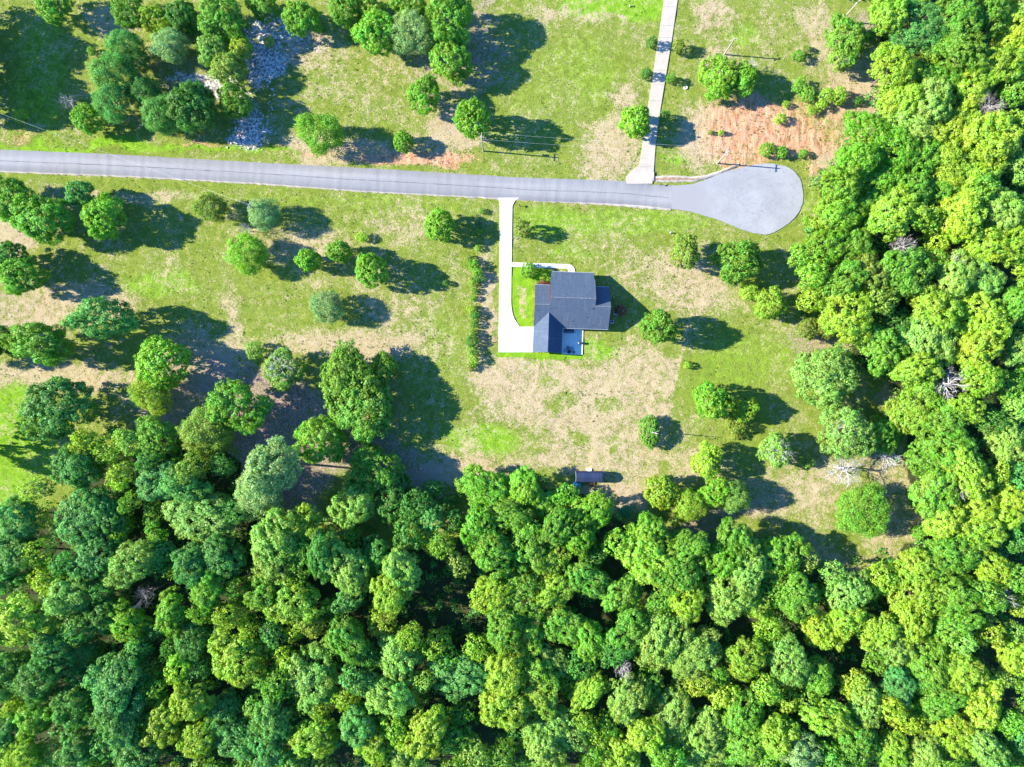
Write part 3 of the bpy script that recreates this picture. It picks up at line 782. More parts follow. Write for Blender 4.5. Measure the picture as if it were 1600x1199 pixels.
# ------------------------------------------------------------------ trees
def unit(v): return v/np.maximum(np.linalg.norm(v, axis=-1, keepdims=True), 1e-6)
def cards(P, N, ls, rg, asp=.62):
    n = len(P)
    t = unit(np.cross(N, unit(rg.normal(size=(n, 3))))); b = np.cross(N, t)
    L = (ls*rg.uniform(.55, 1.35, n))[:, None]*.5; Wd = L*asp*rg.uniform(.7, 1.3, (n, 1))
    V = np.stack([P-t*L, P-b*Wd+N*L*.25, P+t*L*rg.uniform(.7, 1.2, (n, 1)), P+b*Wd+N*L*.25], 1).reshape(-1, 3)
    return V, np.arange(4*n).reshape(n, 4)
def crown_mesh(name, seed, R, zc, Rz, nl, lr, nleaf, ls, jit=.5, cone=False, zmin=-.5, irr=1.0, sub=.31, asp=.62):
    rg = np.random.RandomState(seed)
    lob = []
    th0 = rg.rand()*6.28
    for i in range(nl):
        f = (i+.5)/nl
        z = zmin+(1-zmin)*f; th = th0+i*2.399963+rg.normal()*.35
        if cone:
            zz = zc-Rz+2*Rz*f; rr = R*(1-f)**.8*.8+.05*R
            c = np.array([rr*math.cos(th), rr*math.sin(th), zz]); rl = lr*R*(1.15-.75*f)*rg.uniform(.8, 1.2)
        else:
            rr = math.sqrt(max(0, 1-z*z)); k = (1-lr*.85)*(1+irr*rg.uniform(-.3, .2))
            k *= 1+irr*(.15*math.sin(2*th+th0)+.12*math.sin(3*th+2*th0))
            c = np.array([R*rr*math.cos(th)*k, R*rr*math.sin(th)*k, zc+Rz*z*k]); rl = lr*R*(1+irr*rg.uniform(-.48, .35))
        lob.append((c, rl, rg.rand()))
    if not cone:
        for i in range(max(2, nl//3)):
            a_ = i*2.4+th0; q_ = .55*R*math.sqrt((i+.5)/(nl//3)); c = np.array([q_*math.cos(a_)+rg.normal()*.3, q_*math.sin(a_)+rg.normal()*.3, zc+Rz*rg.uniform(.25, .62)]); lob.append((c, lr*R*rg.uniform(.9, 1.3), rg.rand()))
    cen = np.array([0, 0, zc-.3*Rz])
    LC = np.array([l[0] for l in lob]); LR = np.array([l[1] for l in lob])
    subs = []
    for li, (c, rl, q) in enumerate(lob):
        ns = int(26*(rl/(lr*R))**2)+5
        d = unit(rg.normal(size=(ns, 3))); sq = np.array([1, 1, .85 if not cone else .8])
        p = c+d*rl*sq*rg.uniform(.72, 1.18, (ns, 1))
        ok = (d*unit(c-cen+np.array([0, 0, .01]))).sum(1) > -.35
        dd = np.linalg.norm(p[:, None]-LC[None], axis=2)/LR[None]; dd[:, li] = 9
        ok &= dd.min(1) > .72
        for k in np.where(ok)[0]: subs.append((p[k], rl*sub*rg.uniform(.7, 1.3), q*.6+.4*rg.rand(), d[k]))
    SP = np.array([s[0] for s in subs]); SR = np.array([s[1] for s in subs]); SQ = np.array([s[2] for s in subs]); SD = np.array([s[3] for s in subs])
    w = SR**2; idx_ = rg.choice(len(subs), nleaf, p=w/w.sum())
    d = unit(rg.normal(size=(nleaf, 3))+SD[idx_]*.9)
    P = SP[idx_]+d*(SR[idx_]*rg.uniform(.4, 1.42, nleaf))[:, None]
    rad_ = unit((P-cen)/np.array([R, R, Rz]))
    N = unit(1.0*d+.55*rad_+rg.normal(size=(nleaf, 3))*jit+np.array([-.08, 0, .1]))
    V, F = cards(P, N, ls, rg, asp)
    tint = np.repeat(np.clip(.62*rg.rand(nleaf)+.38*rg.rand(len(subs))[idx_], 0, 1), 4)
    bough = np.repeat(SQ[idx_], 4)
    me = mesh_np(name, V, F, M['leaf'], attrs={'tint': tint, 'bough': bough})
    return me, LC, LR
def trunk_mesh(name, seed, hgt, r0, LC, nlimb=9):
    r = random.Random(seed); mb = MB()
    top = (r.uniform(-.3, .3), r.uniform(-.3, .3), hgt); mid = (top[0]*.6, top[1]*.6, hgt*.5)
    mb.path([(0, 0, -.4), (0, 0, .4), mid, top], [r0*1.35, r0, r0*.75, r0*.4], 8)
    for c in list(LC)[::max(1, len(LC)//nlimb)]:
        z = r.uniform(.45, .95)*hgt; t = z/hgt
        s0 = (top[0]*t, top[1]*t, z); m_ = [(s0[i]*.45+c[i]*.55) for i in range(3)]; m_[2] = s0[2]*.35+c[2]*.65-.2
        mb.path([s0, m_, tuple(c)], [r0*.42, r0*.26, r0*.1], 5)
    return mb.mesh(name, M['bark'])
STY = {}
def variants(style, n, seed, R, zc, Rz, nl, lr, nleaf, ls, r0, th, **k):
    STY[style] = []
    for i in range(n):
        me, LC, LR = crown_mesh('crown_'+style, seed+i*17, R, zc, Rz, nl+(i % 3), lr, nleaf, ls, **k)
        STY[style].append((me, trunk_mesh('trunk_'+style, seed+i, th, r0, LC), R, zc, zc+Rz))
variants('wood', 8, 100, 6.0, 11.5, 4.6, 36, .26, 24000, .40, .30, 12.0, zmin=-.35)
variants('oak', 5, 300, 6.0, 6.3, 4.2, 40, .26, 24000, .38, .34, 7.5, zmin=-.55, irr=.7)
variants('round', 4, 400, 5.0, 5.0, 4.3, 40, .24, 16000, .38, .20, 6.5, zmin=-.8, jit=.45, irr=.35)
variants('feather', 4, 500, 6.0, 6.6, 4.4, 40, .26, 26000, .36, .28, 8.0, zmin=-.6, jit=.7, asp=.5, sub=.46, irr=.6)
variants('small', 4, 600, 2.2, 2.1, 1.9, 14, .36, 3600, .26, .08, 2.6, zmin=-.8, irr=.45)
variants('shrub', 5, 700, 1.6, .9, 1.1, 9, .42, 1500, .26, .04, 1.0, zmin=-.5)

# bare bleached branches
def dead_mesh(name, seed, R, hgt, mat, spread=1.0, thick=1.0):
    r = random.Random(seed); mb = MB()
    thick *= .62
    mb.path([(0, 0, -.3), (r.uniform(-.3, .3), r.uniform(-.3, .3), hgt*.45), (0, 0, hgt*.7)], [.3*thick, .22*thick, .12*thick], 6)
    def br(p, d, l, rad, dep):
        q = p + d*l; mb.tube(p, q, rad, rad*.6, 4 if dep < 2 else 3)
        if dep >= 4: return
        for k in range(3 if dep < 3 else 2):
            nd = (d+Vector((r.gauss(0, 1), r.gauss(0, 1), r.gauss(.1, .8)))*.55).normalized()
            br(p+d*l*r.uniform(.45, 1), nd, l*r.uniform(.55, .85), rad*.6, dep+1)
    for k in range(19):
        a = k*2.4+r.uniform(-.3, .3); z = hgt*r.uniform(.3, .7)
        d = Vector((math.cos(a)*spread, math.sin(a)*spread, r.uniform(.1, .9))).normalized()
        br(Vector((0, 0, z)), d, R*r.uniform(.3, .48), .11*thick, 1)
    return mb.mesh(name, mat)
DEAD = [dead_mesh('dead_branches', 20+i, 5.0, 9.0, M['deadwood']) for i in range(3)]
DEADG = dead_mesh('dead_branches_grey', 40, 5.0, 9.0, M['greywood'])

HUE = {'g': (.145, .330, .018), 'b': (.165, .380, .012), 'y': (.250, .410, .018), 'Y': (.285, .440, .018), 'c': (.105, .300, .050), 'p': (.230, .395, .050),
       'd': (.080, .240, .025), 'o': (.200, .290, .030), 'k': (.215, .365, .120), 'r': (.24, .10, .07), 't': (.04, .26, .12)}
HN = {'g': 'mid green', 'b': 'bright green', 'y': 'yellow-green', 'Y': 'yellowish lime', 'c': 'bluish green', 'p': 'pale green', 'd': 'dark green', 'o': 'olive green', 'k': 'pale grey-green', 'r': 'reddish', 't': 'teal green'}
tree_pts = []
vcount = {}
def tree(px, py, r, hue, style, label, group=None, name='broadleaf_tree', cat='tree', ht=None, ry=None, dead=0.0, fixed=None, hgt_k=1.0):
    L_ = STY[style]; k = vcount.get(style, rnd.randrange(50)); vcount[style] = k+1
    cme, tme, R, zc, top = L_[(k*3 + (k//len(L_))) % len(L_)]
    sxy = r*S/R
    if ht is None: sz = (sxy**.75)*rnd.uniform(.92, 1.1)*hgt_k
    else: sz = ht/top
    hz = zc*sz
    x, y = W(px, py, hz)
    # crown image is magnified by its height
    sxy *= (1-hz/H)*.90
    rot = rnd.uniform(0, 6.28) if ry is None else 0.0
    root = empty(name, (x, y, -.12), rot)
    el = rnd.uniform(.84, 1.19) if style == 'wood' else (rnd.uniform(.92, 1.09) if r > 18 else 1)
    s = (sxy*(1 if ry else el), sxy*(ry/r if ry else 1/el), sz)
    root.scale = s
    tag(root, label, cat, group)
    t = link('trunk', tme, root)
    c = link('crown', cme, root)
    h = HUE[hue]; j = rnd.uniform(.88, 1.12); w = rnd.uniform(-.10, .10)
    c.color = (h[0]*j*(1+w), h[1]*j, h[2]*j*(1-w), 1)
    if dead:
        kx = r*S*dead/5.0
        link('dead_branches', DEAD[k % 3], root, loc=(0, 0, top*.30), scale=(kx/s[0], kx/s[1], kx*1.0/s[2]))
    tree_pts.append((px, py, r))
    return root
def dead_tree(px, py, r, label, grey=False, zs=1.0, k=0):
    x, y = W(px, py, 6*zs*r*S/5)
    o = empty('dead_tree', (x, y, -.1), rnd.uniform(0, 6)); sc = r*S/5.0; o.scale = (sc, sc, sc*zs)
    tag(o, label, 'dead tree'); link('branches', DEADG if grey else DEAD[k % 3], o)
    tree_pts.append((px, py, r*.8))

# --- trees on the open ground, every one placed from the photograph
T = [
 (85, 6, 28, 'g', 'oak', 'mid green tree cut by the top edge near the left corner'),
 (200, 15, 28, 'g', 'oak', 'mid green tree at the top edge over the tan patch'),
 (243, 32, 24, 'y', 'oak', 'yellow-green tree just right of the top left tan patch'),
 (285, 25, 28, 'd', 'oak', 'dark green tree at the top edge between two lighter ones'),
 (345, 25, 38, 'g', 'oak', 'large green tree at the top edge left of the bluish sand'),
 (193, 72, 26, 'c', 'feather', 'soft bluish tree above the bigger bluish tree near the top left'),
 (268, 72, 27, 'k', 'feather', 'pale grey-green tree with a small bare spot beside it'),
 (215, 95, 18, 'c', 'feather', 'small bluish tree squeezed between two pale ones at the upper left'),
 (178, 118, 34, 'c', 'feather', 'bluish feathery tree on the edge of the upper left lawn'),
 (178, 158, 30, 'c', 'feather', 'feathery tree directly left of the pale sand, above the dark round tree'),
 (138, 186, 25, 'b', 'round', 'dense green tree nearest the road at the upper left'),
 (226, 143, 26, 'c', 'feather', 'bluish green tree with its crown over the sandy ground'),
 (250, 178, 30, 'c', 'feather', 'bluish tree left of the darkest tree by the road'),
 (302, 170, 40, 'd', 'oak', 'wide dark green tree near the road left of the blue sand'),
 (335, 78, 28, 'p', 'oak', 'pale tree at the top of the tall clump by the blue sand'),
 (358, 108, 28, 'p', 'oak', 'whitish green tree in the middle of the tall clump by the blue sand'),
 (375, 75, 20, 'y', 'oak', 'yellow-green tree on the right of the tall clump by the blue sand'),
 (366, 158, 27, 'g', 'oak', 'green tree at the bottom of the tall clump by the blue sand'),
 (412, 10, 24, 'g', 'oak', 'green tree at the top edge left of the bright one'),
 (470, 30, 29, 'b', 'oak', 'bright green tree hanging down from the top edge'),
 (540, 14, 26, 'g', 'oak', 'green tree at the top edge beside the shadowed gap'),
 (570, 8, 26, 'y', 'oak', 'lighter green tree at the top edge behind the round bright one'),
 (590, 52, 37, 'b', 'oak', 'large bright green tree left of the pale bluish one'),
 (643, 52, 34, 'k', 'feather', 'pale bluish tree between two big green trees at the top'),
 (640, 8, 26, 'g', 'oak', 'green tree cut by the top edge above the pale bluish one'),
 (702, 28, 40, 'g', 'oak', 'largest green tree at the top edge of the middle clump'),
 (703, 92, 35, 'g', 'oak', 'green tree at the lower right of the top middle clump'),
 (664, 149, 28, 'b', 'oak', 'green tree with a bare grey side above the road'),
 (739, 186, 31, 'b', 'round', 'bright rounded tree beside the pole above the road'),
 (500, 208, 34, 'g', 'feather', 'fluffy round tree standing alone close above the road'),
 (630, 221, 18, 'b', 'round', 'small bright round tree beside the orange roadside clay'),
 (993, 190, 27, 'b', 'round', 'bright green tree leaning over the old driveway'),
 (1122, 120, 34, 'b', 'oak', 'large bright green tree above the orange clay'),
 (1164, 124, 22, 'b', 'oak', 'smaller bright tree touching the large one above the clay'),
 (1320, 62, 34, 'g', 'oak', 'green tree standing off the upper right woods'),
 (1316, 92, 22, 'p', 'oak', 'low tree with whitish twigs at the upper right woods'),
 (18, 315, 36, 'g', 'oak', 'tree on the left edge just below the road'),
 (70, 342, 42, 'g', 'oak', 'wide spreading tree below the road near the left edge'),
 (128, 304, 24, 'c', 'oak', 'bluish tree behind the bright tree near the left edge'),
 (163, 339, 33, 'b', 'oak', 'bright green tree casting the big shadow below the road'),
 (12, 405, 30, 'd', 'oak', 'dark tree on the left edge below the spreading tree'),
 (36, 430, 34, 'g', 'oak', 'green tree near the left edge with its shadow on the lawn'),
 (330, 326, 24, 'o', 'feather', 'low olive green tree close below the road at the left'),
 (413, 334, 25, 'k', 'feather', 'pale grey-green tree next to the utility pole below the road'),
 (387, 398, 31, 'b', 'feather', 'round green tree below the pale one in the left field'),
 (482, 407, 20, 'b', 'round', 'left of the two small bright round trees in the left field'),
 (530, 394, 20, 'b', 'round', 'right of the two small bright round trees in the left field'),
 (581, 423, 29, 'b', 'round', 'largest bright round tree of the left field'),
 (687, 353, 27, 'b', 'round', 'round green tree just left of the new driveway top'),
 (511, 478, 26, 'k', 'feather', 'pale thin crowned tree alone in the left field'),
 (0, 530, 24, 'd', 'oak', 'dark tree cut by the left edge beside the spreading oak'),
 (253, 566, 44, 'b', 'round', 'large rounded bright tree left of the shaded ground'),
 (236, 618, 30, 'y', 'feather', 'lighter tree joined to the lower side of the large rounded one'),
 (90, 638, 52, 'c', 'oak', 'big bluish green oak above the dark woods at the left'),
 (397, 548, 16, 'p', 'small', 'small pale round tree above the shaded ground'),
 (445, 576, 34, 'p', 'oak', 'pale spreading tree with white bare branches in the middle left'),
 (545, 592, 48, 'g', 'oak', 'upper crown of the broad twin crowned oak'),
 (563, 634, 56, 'g', 'oak', 'lower and larger crown of the broad twin crowned oak'),
 (600, 575, 22, 'g', 'oak', 'small crown at the right shoulder of the broad oak'),
 (368, 638, 46, 'g', 'oak', 'broad green oak at the top of the lower left woods'),
 (322, 672, 40, 'p', 'feather', 'pale green oak below left of the broad green one'),
 (500, 690, 42, 'b', 'oak', 'green oak standing below the shaded clearing'),
 (425, 735, 46, 'k', 'wood', 'large pale bluish tree below the shaded clearing'),
 (405, 775, 36, 'k', 'feather', 'silvery tree below left of the large pale bluish one'),
 (585, 735, 42, 'g', 'oak', 'green oak at the wood edge below the broad twin crowned oak'),
 (556, 785, 38, 'p', 'oak', 'pale yellowish oak with bumpy crown at the wood edge'),
 (612, 778, 38, 'd', 'oak', 'oak on the shaded side of the bumpy pale one, shade painted dark green'),  # shade side of the clump, put into a dark leaf colour
 (816, 358, 16, 'o', 'small', 'small olive tree beside the top of the new driveway'),
 (826, 422, 14, 'g', 'small', 'small green tree on the front walk by the house'),
 (1028, 512, 28, 'g', 'oak', 'green tree at the tip of the house shadow'),
 (1071, 396, 25, 'o', 'oak', 'olive green tree in the front yard right of the house'),
 (1150, 410, 39, 'g', 'oak', 'biggest green tree below the turning circle'),
 (1169, 457, 15, 'y', 'small', 'little tree just under the biggest one below the turning circle'),
 (1203, 475, 26, 'y', 'oak', 'yellow-green tree right of the yard in half shade'),
 (1262, 515, 18, 'o', 'oak', 'olive tree at the right wood edge on the bare patch'),
 (1290, 512, 18, 'o', 'oak', 'second olive tree at the right wood edge next to the first'),
 (1290, 590, 50, 'p', 'oak', 'very wide pale green tree at the right wood edge'),
 (1113, 627, 30, 'b', 'oak', 'bright green tree in the strip right of the dry field'),
 (1165, 640, 20, 'y', 'oak', 'yellow-green tree touching the bright one right of the dry field'),
 (1150, 664, 15, 'o', 'small', 'little olive tree under the pair right of the dry field'),
 (1105, 722, 26, 'y', 'oak', 'yellow-green tree above the clump right of the shed'),
 (1033, 768, 29, 'y', 'round', 'yellow-green tree right of the shed'),
 (1075, 790, 26, 'y', 'feather', 'feathery yellow-green tree at the bottom of the clump right of the shed'),
 (1118, 768, 28, 'b', 'oak', 'bright green tree in the middle of the clump right of the shed'),
 (1146, 775, 26, 'p', 'feather', 'paler tree at the right end of the clump right of the shed'),
 (1320, 675, 42, 'p', 'oak', 'wide tree with white twigs through its crown at the right'),
 (1372, 680, 28, 'g', 'oak', 'green tree joined to the white twigged one at the right'),
 (1350, 798, 42, 'g', 'feather', 'round green tree alone in the lower right glade'),
 (1210, 705, 28, 'p', 'oak', 'round tree with star shaped white branches in the right glade'),
]
HC = {(687, 353): 6.0, (581, 423): 7.4, (739, 186): 9.6, (511, 478): 6.0, (816, 358): 4.6, (1028, 512): 9.6, (993, 190): 6.6, (500, 208): 8.0, (630, 221): 4.2, (163, 339): 8.4, (1113, 627): 9.0, (1350, 798): 6.8, (1150, 410): 8.0,
      (563, 634): 9.0, (545, 592): 9.0, (585, 735): 8.5, (556, 785): 8.5, (612, 778): 7.5, (500, 690): 7.5, (482, 407): 5.4, (530, 394): 5.6, (1071, 396): 9.5, (1203, 475): 6.5, (387, 398): 6.6, (1122, 120): 6.5, (1290, 590): 8.0}
DEADK = {(445, 576): .9, (1320, 675): .85, (1210, 705): .95, (664, 149): .6, (643, 52): .6, (425, 735): .7, (405, 775): .8, (1316, 92): .9, (358, 108): .7, (413, 334): .5}
for (px, py, r, h, st, lab) in T:
    far_ = py > 640 and px < 640
    L0 = STY[st][0]
    tree(px, py, r, h, st, lab, dead=DEADK.get((px, py), 0), ht=.86*HC[(px, py)]/L0[3]*L0[4] if (px, py) in HC else None, hgt_k=1.08 if far_ else 1.0)
tree(160, 499, 50, 'c', 'oak', 'wide oval bluish tree in the left meadow', ry=34)
tree(60, 536, 50, 'g', 'oak', 'wide oval green oak near the left edge with long shadow', ry=36)
tree(1015, 675, 18, 'g', 'round', 'narrow green cedar with a white dead top in the dry field', ry=29, name='cedar_tree', ht=5.2)
cw = W(1015, 675, 4.5)
MB().path([(0, 0, 0), (.1, .05, 6.5), (.25, .1, 12.6)], [.2, .14, .06], 6).path([(.1, 0, 8.4), (1.0, .7, 9.4)], [.07, .03], 4).path([(.12, 0, 8.9), (-.9, .5, 9.8)], [.07, .03], 4).path([(.15, 0, 9.6), (.6, -.9, 10.4)], [.06, .02], 4).build('dead_top', M['deadwood'], None).location = (cw[0]+.3, cw[1], 0)
CT = [o for o in bpy.data.objects if o.name.startswith('cedar_tree')][0]; DT = bpy.data.objects['dead_top']; DT.parent = CT; DT.location = (.3/CT.scale[0], 0, 0); DT.scale = [1/q for q in CT.scale]
# tall trees just outside the left edge whose shadow falls on the upper left lawn
for (px, py, r, lab) in ((-88, 18, 44, 'dark tree beyond the left edge shading the top left corner'), (-92, 78, 46, 'dark tree beyond the left edge shading the middle of the upper left lawn'), (-86, 140, 42, 'dark tree beyond the left edge nearest the road'),
        (-62, 50, 40, 'second dark tree beyond the left edge from the top'), (-66, 112, 40, 'dark tree beyond the left edge shading the lawn below the middle'),
        (-50, 540, 30, 'dark tree beyond the left edge behind the spreading oak'), (-60, 700, 42, 'dark tree beyond the left edge shading the lime lawn')):
    tree(px, py, r, 'd', 'oak', lab, 'dark trees beyond the left edge', ht=16 if py < 160 else None, hgt_k=1.35)
# --- shrubs
SH = [
 (1018, 67, 9.5, 'd', 'upper left clipped shrub beside the old driveway'), (1060, 73, 11.5, 'o', 'upper right olive shrub beside the old driveway'),
 (1010, 115, 9, 'd', 'lower left clipped shrub beside the old driveway'), (1049, 123, 8.5, 'g', 'lower right clipped shrub beside the old driveway'),
 (1038, 181, 9, 'd', 'shrub in the tree shadow right of the old driveway'),
 (420, 66, 9, 'y', 'lone small shrub on the bluish sand'), (143, 80, 8, 'g', 'small shrub on the upper left lawn'), (33, 182, 12, 'y', 'low shrub above the road by the left edge'),
 (1249, 88, 11, 'g', 'shrub alone on the slope left of the upper right woods'), (1261, 77, 7, 'o', 'little shrub right above the slope shrub'),
 (1250, 135, 12, 'g', 'left shrub of the row across the clay'), (1262, 148, 13, 'g', 'second shrub of the row across the clay'),
 (1292, 150, 14, 'y', 'third shrub of the row across the clay'), (1311, 150, 15, 'y', 'fourth shrub of the row across the clay'), (1283, 165, 10, 'y', 'shrub under the third one of the clay row'),
 (1269, 172, 8, 'y', 'small shrub in the middle of the clay'), (1219, 185, 9, 'y', 'yellowish shrub in the clay left of the middle one'), (1228, 164, 6, 'y', 'tiny shrub above the yellowish clay shrub'),
 (1198, 235, 13, 'b', 'left of three shrubs above the turning circle'), (1221, 238, 11, 'b', 'middle of three shrubs above the turning circle'), (1255, 240, 8, 'b', 'right of three shrubs above the turning circle'),
 (1127, 208, 5.5, 'y', 'tiny bright shrub at the left end of the clay'), (1110, 207, 4.5, 'o', 'tiniest olive shrub left of the clay'), (1340, 158, 8, 'd', 'shrub at the end of the clay row shadow'),
 (1075, 572, 7, 'Y', 'tiny lime shrub at the top of the mowing line'), (697, 442, 6, 'd', 'tiny dark shrub in the left field'), (566, 370, 9, 'Y', 'low lime shrub left of the round trees'),
 (980, 800, 11, 't', 'teal bush at the wood edge below the shed'), (1113, 382, 5, 'd', 'tiny shrub left of the biggest yard tree'), (970, 485, 10, 'r', 'reddish bush in the house shadow'),
 (1435, 832, 12, 'b', 'bright bush in the lower right glade'), (675, 765, 18, 'd', 'dark bush in the shade of the wood edge'), (700, 790, 14, 'd', 'smaller dark bush in the shade of the wood edge'),
 (1065, 455, 0, 'd', ''), (1275, 350, 12, 'y', 'bush at the right edge of the turning circle'), (1262, 345, 9, 'b', 'dark bush at the lower right of the turning circle'),
 (215, 300, 0, 'g', ''), (1150, 680, 10, 'o', 'low olive bush beneath the strip trees'), (1340, 650, 13, 'o', 'olive bush left of the right wood'), (1260, 720, 12, 'o', 'olive bush beside the star branched tree'),
 (1410, 540, 0, 'g', ''), (848, 442, 5, 'r', 'small red bush in the mulch bed'), (840, 443, 4.5, 'g', 'small green bush in the mulch bed'),
]
for (px, py, r, h, lab) in SH:
    if r: tree(px, py, r, h, 'shrub' if r < 8 else 'small', lab, name='shrub', cat='shrub', ht=max(1.0, r*S*(2.1 if px < 1100 and py < 190 and px > 1000 else 1.5)))
# shrub row on the lot line left of the new driveway
row = [(747, 350, 7), (749, 362, 6), (746, 388, 7), (732, 404, 8), (741, 412, 11), (745, 424, 11), (748, 434, 10), (738, 442, 9), (741, 455, 7), (739, 466, 7), (736, 484, 9), (742, 492, 10), (740, 506, 9), (737, 520, 8), (738, 533, 12), (737, 548, 11), (740, 562, 11), (735, 575, 8), (752, 330, 6)]
ordn = ['topmost', 'second', 'third', 'fourth', 'fifth', 'sixth', 'seventh', 'eighth', 'ninth', 'tenth', 'eleventh', 'twelfth', 'thirteenth', 'fourteenth', 'fifteenth', 'sixteenth', 'seventeenth', 'eighteenth', 'lowest']
for i, (px, py, r) in enumerate(sorted(row, key=lambda t: t[1])):
    h = 'gdbyogbdygbydg'[i % 14]
    tree(px, py, r*.86, h, 'shrub' if i % 3 == 2 else 'small', '%s %s shrub from the top in the lot line row' % (ordn[i], HN[h]), 'shrubs along the lot line', name='shrub', cat='shrub', ht=r*S*1.35)
# --- dead trees
for i, (px, py, r, lab, gr, zs) in enumerate([
  (1322, 735, 40, 'wide white bare tree in the lower right glade', False, .8), (1388, 715, 30, 'smaller white bare tree near the right wood edge', False, .9),
  (1482, 600, 34, 'white bare tree inside the right woods', False, 1.5), (225, 932, 22, 'grey bare crown inside the lower left woods', True, 2.2), (975, 1045, 20, 'bare twiggy crown deep in the lower woods', False, 2.6),
  (1104, 888, 16, 'white bare tree at the edge of the lower woods', False, 2.4), (1415, 384, 24, 'white twigged tree right of the turning circle in the woods', False, 2.0), (1545, 165, 24, 'grey bare tree in the upper right woods', True, 2.2),
  (383, 357, 15, 'small white bare tree in the left field by the pole', False, 1.2), (105, 158, 17, 'whitish bare tree on the edge of the upper left lawn', False, 1.0), (1177, 100, 14, 'thin whitish bare tree beside the large bright tree over the clay', False, 1.2),
  (1565, 935, 20, 'white bare crown near the right edge in the lower woods', False, 2.4), (1505, 765, 22, 'leaning white bare tree in the right woods', False, 2.2), (1490, 408, 14, 'small white bare crown in the right woods', False, 3.0)]):
    dead_tree(px, py, r, lab, gr, zs, i)

